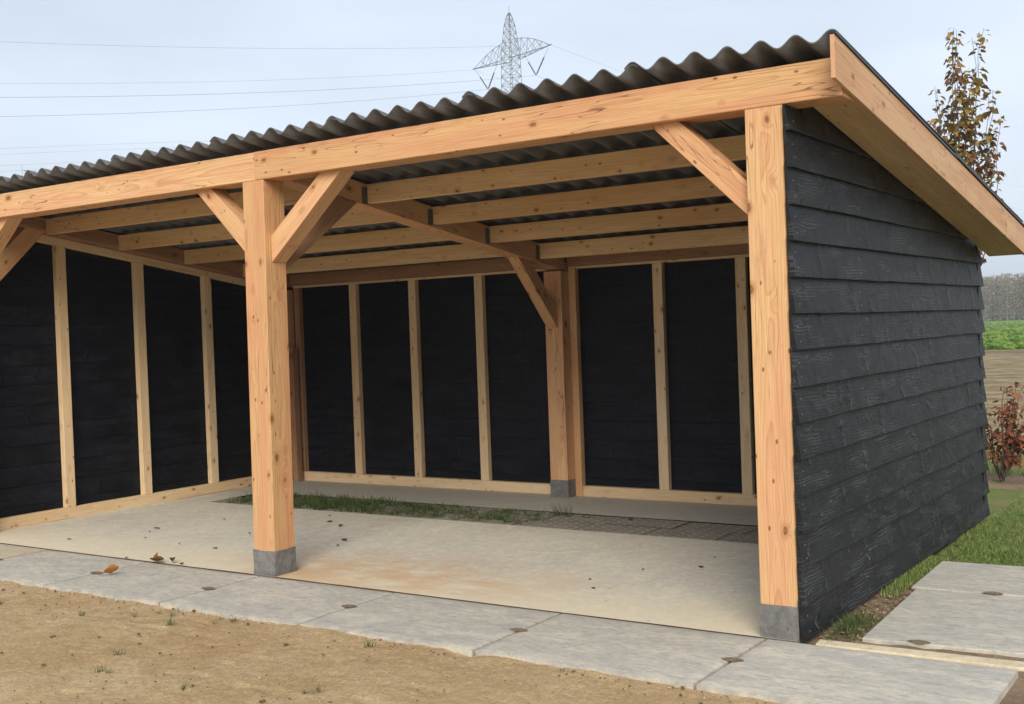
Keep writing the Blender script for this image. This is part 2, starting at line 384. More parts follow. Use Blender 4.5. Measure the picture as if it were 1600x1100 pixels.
def sand_mat():
    s = NT('sand'); P = s.n('ShaderNodeNewGeometry').outputs['Position']
    n1 = s.noise(P, .9, 5, .6); n2 = s.noise(P, 7, 5, .65); n3 = s.noise(P, 48, 5, .75); n4 = s.noise(P, 300, 2, .6)
    col = s.mix(s.mr(n1, .35, .65), (.44, .30, .155), (.53, .39, .225))
    col = s.mix(s.mr(n2, .42, .68, 0, .5), col, (.38, .25, .12))
    v = s.voro(P, 55); cr_ = s.xyz(v.outputs['Color'])
    gr = s.math('MULTIPLY', s.mr(v.outputs['Distance'], .16, .34, 1, 0), s.math('GREATER_THAN', cr_[0], .62))
    col = s.mix(s.math('MULTIPLY', gr, .55), col, s.mix(cr_[1], (.22, .14, .07), (.66, .53, .34)))
    col = s.mix(1.0, col, s.mix(n3, (.36, .35, .33), (1.62, 1.62, 1.62)), 'MULTIPLY')
    col = s.mix(1.0, col, s.mix(n4, (.8, .8, .8), (1.2, 1.2, 1.2)), 'MULTIPLY')
    h = s.math('ADD', s.math('MULTIPLY', n3, 1.0), s.math('ADD', s.math('MULTIPLY', n4, .4), s.math('MULTIPLY', gr, .5)))
    s.bump(h, .9, .012)
    return s.done(col, .95, .15)
M['sand'] = sand_mat()

def soil_mat(name, a, b, c, sc=1.0):
    s = NT(name); P = s.n('ShaderNodeNewGeometry').outputs['Position']
    n1 = s.noise(P, 3*sc, 5, .65); n2 = s.noise(P, 26*sc, 4, .7); n3 = s.noise(P, 140*sc, 2, .6)
    col = s.mix(s.mr(n1, .35, .65), a, b); col = s.mix(s.mr(n2, .5, .68, 0, .8), col, c)
    col = s.mix(1.0, col, s.mix(n3, (.65, .65, .65), (1.35, 1.35, 1.35)), 'MULTIPLY')
    s.bump(s.math('ADD', n2, s.math('MULTIPLY', n3, .5)), .6, .02)
    return s.done(col, .95, .15)
M['soil'] = soil_mat('dark_soil', (.19, .135, .085), (.26, .185, .115), (.34, .25, .16))
M['lawn'] = soil_mat('lawn_ground', (.15, .18, .055), (.21, .18, .09), (.12, .17, .045))

def ground_mat():
    s = NT('farmland'); P = s.n('ShaderNodeNewGeometry').outputs['Position']; x, y, z = s.xyz(P)
    n = s.noise(P, .25, 5, .6); n2 = s.noise(s.vm('MULTIPLY', P, (1.3, 1.6, 1)), 1, 7, .8)
    fld = s.noise(s.vm('MULTIPLY', P, (.5, .9, 1)), 1, 7, .75)
    near = s.mix(s.mr(n2, .40, .62), (.20, .135, .075), (.37, .29, .175))
    near = s.mix(s.mr(fld, .50, .64, 0, .75), near, (.16, .17, .05))
    grn = s.mix(s.mr(fld, .38, .62), (.12, .21, .025), (.21, .29, .04))
    yy = s.math('ADD', y, s.math('MULTIPLY', s.math('SUBTRACT', n, .5), 3.0))
    col = s.mix(s.mr(yy, 9.0, 10.6), s.mix(s.mr(fld, .4, .6), (.13, .185, .045), (.21, .18, .08)), near)
    furrow = s.mr(s.math('ABSOLUTE', s.math('SUBTRACT', yy, 46.5)), 0, 3.5, .6, 0)
    col = s.mix(furrow, col, (.15, .095, .055))
    col = s.mix(s.mr(yy, 48.5, 51.5), col, grn)
    far = s.mr(y, 240, 300); col = s.mix(far, col, (.12, .15, .06))
    s.bump(n2, .8, .1)
    return s.done(col, .95, .1)
M['ground'] = ground_mat()

def leafmat(name, cols, trans=.25, rough=.6, scale=40):
    s = NT(name); P = s.n('ShaderNodeNewGeometry')
    pos = P.outputs['Position']; v = s.n('ShaderNodeTexWhiteNoise'); s.l(s.vm('SNAP', pos, (1/scale,)*3), v.inputs[0])
    r = s.n('ShaderNodeValToRGB')
    while len(r.color_ramp.elements) < len(cols): r.color_ramp.elements.new(.5)
    for i, (e_, c_) in enumerate(zip(r.color_ramp.elements, cols)): e_.position = i/(len(cols)-1); e_.color = (*c_, 1)
    s.l(s.noise(pos, scale, 2, .5), r.inputs[0])
    ri = P.outputs['Random Per Island']; s.l(s.mr(ri, 0, 1, 0, 1, False), r.inputs[0])
    col = s.mix(1.0, r.outputs[0], s.mix(s.noise(pos, 30, 2), (.75, .75, .75), (1.25, 1.25, 1.25)), 'MULTIPLY')
    tr = s.n('ShaderNodeBsdfTranslucent'); s.l(col, tr.inputs[0])
    mxs = s.n('ShaderNodeMixShader'); mxs.inputs[0].default_value = trans
    s.l(s.b.outputs[0], mxs.inputs[1]); s.l(tr.outputs[0], mxs.inputs[2]); s.l(mxs.outputs[0], s.o.inputs[0])
    return s.done(col, rough, .3)
M['grass'] = leafmat('grass_blades', [(.04, .085, .018), (.065, .125, .025), (.11, .17, .045), (.05, .10, .02), (.22, .19, .08)])
M['lawn_grass'] = leafmat('lawn_blades', [(.09, .18, .03), (.16, .27, .045), (.22, .31, .065), (.38, .32, .15), (.11, .21, .035), (.19, .28, .06)])
M['autumn'] = leafmat('autumn_leaves', [(.17, .07, .045), (.20, .10, .04), (.38, .26, .05), (.15, .12, .05), (.27, .09, .05), (.42, .29, .05), (.20, .15, .06), (.12, .09, .05)], .4)
M['beech'] = leafmat('brown_beech_leaves', [(.17, .055, .026), (.29, .09, .042), (.37, .135, .06), (.13, .042, .022), (.33, .10, .05)], .35)
M['crop'] = leafmat('crop_leaves', [(.10, .19, .02), (.16, .27, .03), (.24, .33, .05), (.12, .22, .03)], .3)
M['wood_far'] = leafmat('far_foliage', [(.30, .27, .18), (.36, .31, .20), (.25, .24, .15), (.42, .35, .23), (.30, .26, .19)], .35)
M['deadleaf'] = leafmat('dead_leaf', [(.16, .075, .03), (.10, .05, .025), (.22, .11, .04)], .2)
M['amberleaf'] = leafmat('amber_leaf', [(.36, .15, .03), (.42, .17, .03), (.30, .11, .025)], .2)

def simple(name, col, rough=.6, metal=0.0, spec=.4, var=.25, sc=40):
    s = NT(name); P = s.tc.outputs['Object']; n = s.noise(P, sc, 4, .6)
    c = s.mix(n, tuple(v*(1-var) for v in col), tuple(v*(1+var) for v in col)); s.b.inputs['Metallic'].default_value = metal
    s.bump(n, .15, .002)
    return s.done(c, rough, spec)
M['bark'] = simple('bark', (.11, .085, .065), .9)
M['bark_far'] = simple('grey_bark', (.19, .17, .145), .9, sc=3)
M['steel'] = simple('galvanised_steel', (.17, .175, .18), .5, .2)
M['hanger'] = simple('joist_hanger_steel', (.20, .20, .19), .45, .7)
M['trim'] = simple('dark_metal_trim', (.022, .025, .03), .4, .2)
M['wire'] = simple('wire', (.2, .205, .21), .5, .2)
M['insul'] = simple('insulator', (.10, .105, .105), .4)
M['clod'] = simple('soil_clod', (.13, .082, .045), .95, sc=60)
M['chip'] = leafmat('wood_chips', [(.30, .20, .12), (.20, .12, .07), (.42, .31, .20), (.26, .17, .10)], .0)
M['nail'] = simple('nail_head', (.55, .55, .54), .4, .5)

# ------------------------------------------------------------------ roof planes
SL = .1445
def zr(y): return 2.898-SL*y           # underside of the sheets (top of the purlins)

# ================================================================== SETTING
tag(obj('ground', grid_mesh('ground', np.array([-900, -40, -12, 0, 12, 60, 900.]), np.array([-60, -6, 0, 8, 20, 60, 300, 1500.]), np.full((7, 8), -.06), M['ground'], False)), kind='structure')

# sand yard
xs = np.arange(-7.4, 2.4, .0125); ys = np.concatenate([np.arange(-3.2, -.80, .0125)])
X, Y = np.meshgrid(xs, ys, indexing='ij')
Z = -.028+.034*(fbm(X*1.3, Y*1.3, 3, 3)-.45)+.014*(fbm(X*7, Y*7, 3, 9)-.45)+.013*(fbm(X*24, Y*24, 3, 21)-.4)
Z += -.010*np.clip((fbm(X*5, Y*9, 2, 33)-.50)*6, 0, 1)
edge = np.clip((Y+1.02)/.2, 0, 1); Z += edge*.014*np.clip((fbm(X*4, Y*4, 2, 41)-.25)*4, 0, 1)
Z = np.where((X > 1.03) & (Y > -.9), Z+.006, Z)
Z = np.minimum(Z, np.where(Y > -.87, -.004+.012*(fbm(X*22, Y*22, 2, 57)-.62), .02))
tag(obj('sand_yard', grid_mesh('sand_yard', xs, ys, Z, M['sand'])), kind='structure')
# coarse continuation of the yard round the modelled patch
def sheet(name, x0, y0, x1, y1, z, mat, parent=None, kind='structure'):
    o = mobj(name, [(x0, y0, z), (x1, y0, z), (x1, y1, z), (x0, y1, z)], [(0, 1, 2, 3)], mat, parent)
    if not parent: tag(o, kind=kind)
    return o
sheet('sand_yard_apron', -30, -40, 14, .3, -.052, M['sand'])
# soil strip beside the side wall and lawn behind the slabs
xs = np.arange(-.02, 2.6, .03); ys = np.arange(-.90, 2.32, .03); X, Y = np.meshgrid(xs, ys, indexing='ij')
tag(obj('soil_strip', grid_mesh('soil_strip', xs, ys, np.where(Y < -.02, -.035, -.022)+.018*(fbm(X*9, Y*9, 3, 5)-.45), M['soil'])), kind='structure')
xs = np.arange(.0, 3.4, .05); ys = np.arange(2.28, 6.3, .05); X, Y = np.meshgrid(xs, ys, indexing='ij')
tag(obj('lawn', grid_mesh('lawn', xs, ys, -.03+.03*(fbm(X*3, Y*3, 3, 15)-.45), M['lawn'])), kind='structure')
xs = np.arange(-5, 4.4, .08); ys = np.arange(4.35, 7.0, .08); X, Y = np.meshgrid(xs, ys, indexing='ij')
ZZ = np.where(Y < 6.05, -.075, -.05)+.05*(fbm(X*5, Y*5, 3, 25)-.45)
tag(obj('hedge_bed', grid_mesh('hedge_bed', xs, ys, ZZ, M['soil'])), kind='structure')

# front paving: each slab its own piece
pave = tag(empty('pavement', (0, 0, 0)), kind='structure')
def slab(name, x0, y0, x1, y1, mat, parent, z=0.0, th=.10, jit=.0):
    nx, ny = max(2, int((x1-x0)/.04)), max(2, int((y1-y0)/.04))
    v = []; f = []
    sd = rng.randint(0, 999)
    ux = np.linspace(0, 1, nx+1); uy = np.linspace(0, 1, ny+1)
    for i in range(nx+1):
        for j in range(ny+1):
            x = x0+(x1-x0)*ux[i]; y = y0+(y1-y0)*uy[j]
            e1 = .0035*(vnoise(np.array(x*9.), np.array(sd+.5), 3)-.5); e2 = .0035*(vnoise(np.array(y*9.), np.array(sd+.5), 4)-.5)
            if j in (0, ny): y += float(e1)*(2.6 if j == 0 else 1)
            if i in (0, nx): x += float(e2)
            bd = -.004 if i in (0, nx) or j in (0, ny) else 0
            v.append((x, y, z+bd+.0016*float(vnoise(np.array(x*6.), np.array(y*6.), sd)-.5)))
    I = lambda i, j: i*(ny+1)+j
    for i in range(nx):
        for j in range(ny): f.append((I(i, j), I(i+1, j), I(i+1, j+1), I(i, j+1)))
    ring = [I(i, 0) for i in range(nx+1)]+[I(nx, j) for j in range(1, ny+1)]+[I(i, ny) for i in range(nx-1, -1, -1)]+[I(0, j) for j in range(ny-1, 0, -1)]
    n = len(v); v += [(v[k][0], v[k][1], z-th) for k in ring]; L = len(ring)
    for k in range(L): f.append((ring[k], n+k, n+(k+1) % L, ring[(k+1) % L]))
    return mobj(name, v, f, mat, parent)
JX = [-8.53, -7.34, -6.15, -4.965, -3.785, -2.598, -1.382, -.166, 1.032]
tilt = [0]*8
for i in range(8):
    a = slab('paving_slab', JX[i]+.010, -.862+rng.uniform(-.006, .006), JX[i+1]-.010, -.024, M['slab_warm'] if i <= 1 else M['slab'], pave, z=rng.uniform(-.002, .002))
    if i <= 1: a['label'] = 'warm beige concrete paving slab'
notch = MB(); k = 18; notch.v.append((0, 0, -.0005)); notch.v += [(.055*math.cos(2*math.pi*i/k)*(1+.15*math.sin(3*i)), .034*math.sin(2*math.pi*i/k)*(1+.1*math.cos(5*i)), -.0015) for i in range(k)]
notch.f = [(0, 1+i, 1+(i+1) % k) for i in range(k)]
nm = mesh('lifting_notch', notch.v, notch.f, M['soil'], True)
for x in JX[2:8]: obj('lifting_notch', nm, pave, (x+rng.uniform(-.01, .01), -.445+rng.uniform(-.02, .02), .0035))
# dark sand in the joints
jo = MB()
jo.box((-8.5, -.85, -.06), (1.02, -.03, -.026)); jo.box((-8.5, -.03, -.07), (-.0, .012, -.007))
jo.build('joint_sand', M['soil'], pave)

# side slabs and the cream concrete band
side = tag(empty('side_path', (.2, .2, 0)), kind='structure')
def sslab(pts, mat, th=.09, nm='paving_slab', z=0.0):
    n = len(pts); v = [(x-.2, y-.2, z) for x, y in pts]+[(x-.2, y-.2, z-th) for x, y in pts]
    f = [tuple(range(n))]+[(i, n+i, n+(i+1) % n, (i+1) % n) for i in range(n)]
    me = mesh(nm, v, [f[0]]+[t[::-1] for t in f[1:]], mat)
    import bmesh
    bm = bmesh.new(); bm.from_mesh(me); bmesh.ops.recalc_face_normals(bm, faces=bm.faces); bm.to_mesh(me); bm.free()
    return bevel(obj(nm, me, side), .006, 2)
sslab([(.250, .195), (1.10, .262), (1.03, 1.43), (.20, 1.385)], M['slab'])
sslab([(.165, 1.412), (1.38, 1.467), (1.33, 2.29), (.14, 2.235)], M['slab'], z=.001)
sslab([(.075, .012), (2.2, .055), (2.2, .185), (.065, .105)], M['cream'], nm='concrete_band', z=-.006)
obj('lifting_notch', nm, side, (.52-.2, .235-.2, .004)); obj('lifting_notch', nm, side, (.62-.2, 1.42-.2, .008))

# floor of the shed
YF0, YF1 = 2.33, 3.04
def floor_piece(name, y0, y1, x0=-7.6, x1=-.012):
    xs = np.linspace(x0, x1, 95); ys = np.linspace(y0, y1, int((y1-y0)/.06)+2); X, Y = np.meshgrid(xs, ys, indexing='ij')
    yj = Y.copy(); wob = .010*(fbm(xs*7, xs*0+y0, 3, 7)-.45)
    if y1 < 3: yj[:, -1] += wob
    if y0 > 1: yj[:, 0] += wob
    Z = .004*(fbm(X*2, Y*2, 3, 77)-.45)
    me = grid_mesh(name, xs, ys, Z, M['floor']);
    co = np.empty(len(me.vertices)*3, np.float32); me.vertices.foreach_get('co', co); co = co.reshape(-1, 3); co[:, 1] = yj.ravel(); me.vertices.foreach_set('co', co.ravel())
    return tag(obj(name, me), kind='structure')
floor_piece('concrete_floor', -.008, YF0); floor_piece('concrete_floor', YF1, 4.05); floor_piece('concrete_floor', YF0-.004, YF1+.004, -7.6, -6.955).location.z = -.0025
sheet('paver_bed', -7.0, YF0-.02, -.02, YF1+.02, -.034, M['soil'])
# grass pavers with small square openings
gp = tag(empty('grass_paver_strip', (-6.95, YF0, 0)), kind='structure')
def paver_mesh(nx=6, ny=4, cx=.1, cy=.0865):
    v = []; f = []
    for i in range(nx):
        for j in range(ny):
            x0, y0 = i*cx, j*cy; g = .003
            ox = [(x0+(g if i == 0 else 0), y0+(g if j == 0 else 0)), (x0+cx-(g if i == nx-1 else 0), y0+(g if j == 0 else 0)), (x0+cx-(g if i == nx-1 else 0), y0+cy-(g if j == ny-1 else 0)), (x0+(g if i == 0 else 0), y0+cy-(g if j == ny-1 else 0))]
            mx_, my_ = x0+cx/2, y0+cy/2; hw, hh = .015, .012
            inn = [(mx_-hw, my_-hh), (mx_+hw, my_-hh), (mx_+hw, my_+hh), (mx_-hw, my_+hh)]
            n = len(v); v += [(a, b, 0) for a, b in ox]+[(a, b, -.002) for a, b in inn]+[(a, b, -.011) for a, b in inn]
            for k in range(4):
                l = (k+1) % 4; f += [(n+k, n+l, n+4+l, n+4+k), (n+4+k, n+4+l, n+8+l, n+8+k)]
            f.append((n+8, n+9, n+10, n+11))
    return mesh('grass_paver', v, f, M['paver'])
pm = paver_mesh()
for r in range(2):
    for i in range(11):
        obj('grass_paver', pm, gp, (i*.604+(r*.1), .008+r*.3475, -.004+rng.uniform(-.003, .001)))

# ================================================================== SHED
shed = tag(empty('timber_shed', (0, 0, 0)), 'open timber shed with orange posts, black weatherboards and corrugated roof', 'shed')
HB = .165; HT = 2.67
footing_id = [0]
def footing(post, x0, y0, x1, y1, mat=None):
    """rough concrete foot, child of its post (world coordinates converted)"""
    v = []; f = []; n = 7; rows = 5; g = .004
    ring = []
    for s_ in range(4):
        for i in range(n):
            t = i/n
            ring.append([(x0+(x1-x0)*t, y0), (x1, y0+(y1-y0)*t), (x1-(x1-x0)*t, y1), (x0, y1-(y1-y0)*t)][s_])
    cx, cy = (x0+x1)/2, (y0+y1)/2
    for k in range(rows+1):
        z = -.02+(HB+.02)*k/rows
        for (x, y) in ring:
            gr = g+.003*rng.uniform(-1, 1)
            zz = z+(rng.uniform(-.002, .006) if k == rows else 0)
            v.append((x+gr*(1 if x > cx else -1), y+gr*(1 if y > cy else -1), zz))
    L = len(ring)
    for k in range(rows):
        for i in range(L): f.append((k*L+i, k*L+(i+1) % L, (k+1)*L+(i+1) % L, (k+1)*L+i))
    f.append(tuple(rows*L+i for i in range(L)))
    o = mobj('concrete_footing', v, f, M['base'])
    o.parent = post; o.matrix_parent_inverse = post.matrix_basis.inverted()
    return o
def post(x0, y0, x1, y1, z1, lean=(0, 0), z0=HB-.004, mat='douglas', foot=True):
    dx, dy = lean
    S = [(x0, y0, z0), (x1, y0, z0), (x1, y1, z0), (x0, y1, z0)]; E = [(x0+dx, y0+dy, z1), (x1+dx, y0+dy, z1), (x1+dx, y1+dy, z1), (x0+dx, y1+dy, z1)]
    p = hexa('post', S, E, M[mat], shed, .004)
    if foot: footing(p, x0, y0, x1, y1)
    return p
post(-.202, 0, -.004, .195, HT)
post(-3.852, 0, -3.655, .195, HT, (.030, 0))
post(-7.48, 0, -7.28, .195, HT)
post(-3.84, 3.80, -3.65, 3.995, 2.145)
post(-.202, 3.80, -.004, 3.99, 2.145)
post(-7.48, 3.80, -7.31, 3.99, 2.145)

# front beams, butted above the middle post
box_timber('front_beam', (-3.698, -.003, HT), (.298, .19, HT+.19), 0, M['douglas'], shed, .004)
b2 = box_timber('front_beam', (-7.95, -.003, HT-.002), (-3.7, .19, HT+.187), 0, M['douglas'], shed, .004)

def brace_x(xp, sgn, xl, xu, zl, zu, y0=.058, y1=.192):
    """knee brace in the front plane: post face xp, reaches xl (lower edge) and xu (upper edge) at the beam"""
    lo0, lo1, up1, up0 = (xp, zl), (xl, HT), (xu, HT), (xp, zu)
    S = [(lo0[0], y0, lo0[1]), (lo0[0], y1, lo0[1]), (up0[0], y1, up0[1]), (up0[0], y0, up0[1])]
    E = [(lo1[0], y0, lo1[1]), (lo1[0], y1, lo1[1]), (up1[0], y1, up1[1]), (up1[0], y0, up1[1])]
    return hexa('knee_brace', S, E, M['douglas'], shed, .003)
brace_x(-3.63, 1, -2.975, -3.165, 2.115, 2.295)
brace_x(-3.83, -1, -4.36, -4.20, 2.15, 2.335)
brace_x(-.202, -1, -.765, -.595, 2.12, 2.295)
brace_x(-7.28, 1, -6.615, -6.80, 2.115, 2.295)
def brace_y(x0, x1, a, b, c, d, mat='douglas'):
    """brace in a cross plane: a,b lower edge start/end (y,z), c,d upper edge start/end"""
    S = [(x0, *a), (x1, *a), (x1, *c), (x0, *c)]; E = [(x0, *b), (x1, *b), (x1, *d), (x0, *d)]
    return hexa('knee_brace', S, E, M[mat], shed, .003)
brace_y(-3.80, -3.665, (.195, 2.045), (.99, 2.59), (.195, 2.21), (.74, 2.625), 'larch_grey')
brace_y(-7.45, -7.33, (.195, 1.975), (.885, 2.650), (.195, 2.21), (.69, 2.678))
brace_y(-3.815, -3.70, (3.80, 1.60), (3.16, 2.262), (3.80, 1.80), (3.36, 2.232))
brace_y(-7.45, -7.33, (3.80, 1.75), (3.36, 2.262), (3.80, 1.92), (3.53, 2.232))
# rafters
def rafter(x0, x1, y0, y1, bot, top, mat='larch_grey'):
    q = lambda y: [(x0, y, bot(y)), (x1, y, bot(y)), (x1, y, top(y)), (x0, y, top(y))]
    return hexa('rafter', q(y0), q(y1), M[mat], shed, .003)
rb = lambda y: 2.738-.1505*y
rafter(-3.84, -3.672, .1905, 4.22, rb, lambda y: zr(y)-.002, 'douglas')
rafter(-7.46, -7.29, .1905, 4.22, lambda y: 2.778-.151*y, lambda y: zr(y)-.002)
rafter(-.195, -.02, .1905, 4.22, rb, lambda y: zr(y)-.002)
# wall plate over the left studs
q = lambda y: [(-7.535, y, 2.70-.1475*y), (-7.462, y, 2.70-.1475*y), (-7.462, y, zr(y)-.004), (-7.535, y, zr(y)-.004)]
q2 = lambda y: [(-7.53, y, 2.70-.1475*y), (-7.432, y, 2.70-.1475*y), (-7.432, y, 2.775-.151*y), (-7.53, y, 2.775-.151*y)]
hexa('wall_plate', q2(.2), q2(4.0), M['stud'], shed)
# purlins with hangers
def hanger(par, y0, y1, z0, z1, x, s_):
    h = MB(); t = .003
    xa, xb = (x, x+s_*.022) if s_ > 0 else (x+s_*.022, x)
    h.box((xa, y0-t, z0-t), (xb, y0-.0002, z1-.02)); h.box((xa, y1+.0002, z0-t), (xb, y1+t, z1-.02)); h.box((xa, y0-t, z0-2*t), (xb, y1+t, z0-.0003))
    xf0, xf1 = (x, x+.0035) if s_ > 0 else (x-.0035, x)
    h.box((xf0, y0-.040, z0-.002), (xf1, y0-t, z1-.02)); h.box((xf0, y1+t, z0-.002), (xf1, y1+.040, z1-.02))
    o = h.build('joist_hanger', M['hanger']); o.parent = par; o.matrix_parent_inverse = par.matrix_basis.inverted()
def purlin(x0, x1, y, hl=True, hr=True):
    zt = zr(y+.07)-.001; zb = zt-.142
    p = box_timber('purlin', (x0, y, zb), (x1, y+.07, zt), 0, M['spruce'], shed, .003)
    if hl: hanger(p, y, y+.07, zb, zt, x0-.001, 1)
    if hr: hanger(p, y, y+.07, zb, zt, x1+.001, -1)
for y in (1.085, 1.875, 2.665, 3.455): purlin(-3.67, -.197, y)
for y in (.86, 1.64, 2.43, 3.22): purlin(-7.288, -3.842, y, hl=False)
for y in (.62, 1.4, 2.2, 3.0, 3.8): box_timber('purlin', (-.018, y, zr(y+.07)-.12), (.296, y+.07, zr(y+.07)-.001), 0, M['spruce'], shed)

# back wall frame
YB = 3.944; SD = .062
for x0, x1 in ((-7.27, -3.855), (-3.572, -.21)):
    box_timber('sill_plate', (x0, YB-.002, .0), (x1, YB+SD, .100), 0, M['stud'], shed)
    box_timber('top_plate', (x0, YB-.004, 2.163), (x1, YB+SD, 2.186), 0, M['stud'], shed)
q = [(-7.48, -3.84), (-3.57, -.205)]
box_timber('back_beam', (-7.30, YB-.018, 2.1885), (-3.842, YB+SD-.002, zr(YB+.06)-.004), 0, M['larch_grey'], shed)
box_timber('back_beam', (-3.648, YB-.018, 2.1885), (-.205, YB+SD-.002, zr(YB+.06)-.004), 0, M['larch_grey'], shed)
box_timber('stud', (-3.648, YB-.010, .0), (-3.574, YB+SD-.004, 2.187), 2, M['douglas'], shed)
for x in (-6.385, -5.56, -4.71, -2.712, -1.908, -1.09):
    box_timber('stud', (x-.052, YB+.001, .1005), (x+.045, YB+SD, 2.1625), 2, M['stud'], shed)
box_timber('stud', (-7.262, YB+.001, .1005), (-7.185, YB+SD, 2.1625), 2, M['larch_grey'], shed)
# left wall frame
XLW = -7.43
box_timber('sill_plate', (XLW-SD, .2, 0), (XLW+.002, 3.80, .100), 1, M['stud'], shed)
for y in (.28, 1.105, 1.985, 2.852, 3.66):
    zt = 2.70-.1475*y
    S = [(XLW-SD, y-.05, .1005), (XLW-.001, y-.05, .1005), (XLW-.001, y+.05, .1005), (XLW-SD, y+.05, .1005)]
    E = [(XLW-SD, y-.05, zt+.007), (XLW-.001, y-.05, zt+.007), (XLW-.001, y+.05, zt-.008), (XLW-SD, y+.05, zt-.008)]
    hexa('stud', S, E, M['stud'], shed)

# weatherboards: tapered, lapped, slightly wavy
EXP = .1812
def weatherboard(L, h_of, tb=.024, tt=.009, n=36, mat='black', seed=0, tilt=.0125):
    """local X along the board, Z up, Y outwards (outer face at positive Y); h_of(x) -> height of the top edge"""
    v = []; f = []
    xs_ = np.linspace(0, L, n+1)
    w1 = .004*(vnoise(xs_*2.3, xs_*0+seed, 5)-.5)+.0035*(vnoise(xs_*9, xs_*0+seed, 6)-.5)
    w2 = .010*(vnoise(xs_*3.1, xs_*0+seed, 8)-.5)
    if not tilt: w1 = w1*0
    for i, x in enumerate(xs_):
        h = max(.012, h_of(x)); bz = w1[i]; ti = tilt*(1-0); o1 = tb+tilt+w2[i]; om = tb+(tt-tb)*.5+tilt*.5+w2[i]*.7
        v += [(x, tilt, bz), (x, o1-.002, bz), (x, o1, bz+.003), (x, om, bz+(h-bz)*.5), (x, tt, h), (x, 0, h)]
    for i in range(n):
        a = i*6; b = a+6
        for k in range(6): l = (k+1) % 6; f.append((a+k, a+l, b+l, b+k))
    f.append((5, 4, 3, 2, 1, 0)); e_ = n*6; f.append((e_, e_+1, e_+2, e_+3, e_+4, e_+5))
    me = mesh('weatherboard', v, f, M[mat])
    import bmesh
    bm = bmesh.new(); bm.from_mesh(me); bmesh.ops.recalc_face_normals(bm, faces=bm.faces); bm.to_mesh(me); bm.free()
    return me
sof = lambda y: 2.752-.158*y
nailm = MB(); nailm.v = [(0, .0022, 0)]+[(.0035*math.cos(t*math.pi/3), .001, .0035*math.sin(t*math.pi/3)) for t in range(6)]; nailm.f = [(0, 1+i, 1+(i+1) % 6) for i in range(6)]
nail_me = mesh('nail', nailm.v, nailm.f, M['nail'])
for i in range(16):
    z0 = i*EXP; y0 = -.022+rng.uniform(-.004, .004); y1 = 4.15
    lim = (2.752+.03-z0-.004)/.158
    ye = min(y1, lim)
    if ye < .1: continue
    if i >= 15: y0 = .196
    L = ye-y0
    # frame: local X -> world +Y, local Y(out) -> world +X, local Z -> up
    me = weatherboard(L, lambda x: min(EXP+.026, sof(y0+x)+.03-z0, HT-.004-z0 if y0+x < .195 else 9), seed=i*3.7, n=64)
    o = obj('weatherboard', me, shed)
    o.matrix_local = Matrix(((0, 1, 0, .006), (1, 0, 0, y0), (0, 0, 1, z0+(.004 if i == 0 else 0)), (0, 0, 0, 1)))
    for yy_ in (.055, 1.05, 2.1, 3.1, 4.05):
        for zz_ in (.045, .118):
            if yy_ < L-.05 and zz_ < sof(y0+yy_)-z0-.03:
                nl = obj('nail', nail_me, o); nl.location = (yy_+rng.uniform(-.01, .01), .0365-.0275*zz_/.207+.0036, zz_+rng.uniform(-.008, .008))
for i in range(13):     # back wall, boards outside the studs
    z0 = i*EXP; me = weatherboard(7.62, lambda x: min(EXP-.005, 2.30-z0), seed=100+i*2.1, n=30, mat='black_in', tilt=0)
    o = obj('weatherboard', me, shed)
    o.matrix_local = Matrix(((-1, 0, 0, .03), (0, 1, 0, YB+SD+.003+rng.uniform(0, .004)), (0, 0, 1, z0-.006), (0, 0, 0, 1)))
for i in range(16):     # left wall
    z0 = i*EXP; lim = (2.752+.03-z0-.004)/.158; ye = min(4.03, lim); y0 = .0
    if ye < .1: continue
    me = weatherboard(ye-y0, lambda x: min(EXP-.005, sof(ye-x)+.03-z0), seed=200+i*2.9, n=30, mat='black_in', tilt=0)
    o = obj('weatherboard', me, shed)
    o.matrix_local = Matrix(((0, -1, 0, XLW-SD-.003-rng.uniform(0, .004)), (-1, 0, 0, ye), (0, 0, 1, z0-.006), (0, 0, 0, 1)))
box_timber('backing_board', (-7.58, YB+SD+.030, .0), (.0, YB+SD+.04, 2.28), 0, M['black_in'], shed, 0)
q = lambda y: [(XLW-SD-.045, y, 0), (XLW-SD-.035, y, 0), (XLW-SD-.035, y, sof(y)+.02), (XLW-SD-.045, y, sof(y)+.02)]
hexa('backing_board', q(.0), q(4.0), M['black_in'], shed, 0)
box_timber('corner_batten', (-.02, 4.153, .0), (.010, 4.175, 2.07), 2, M['black'], shed)

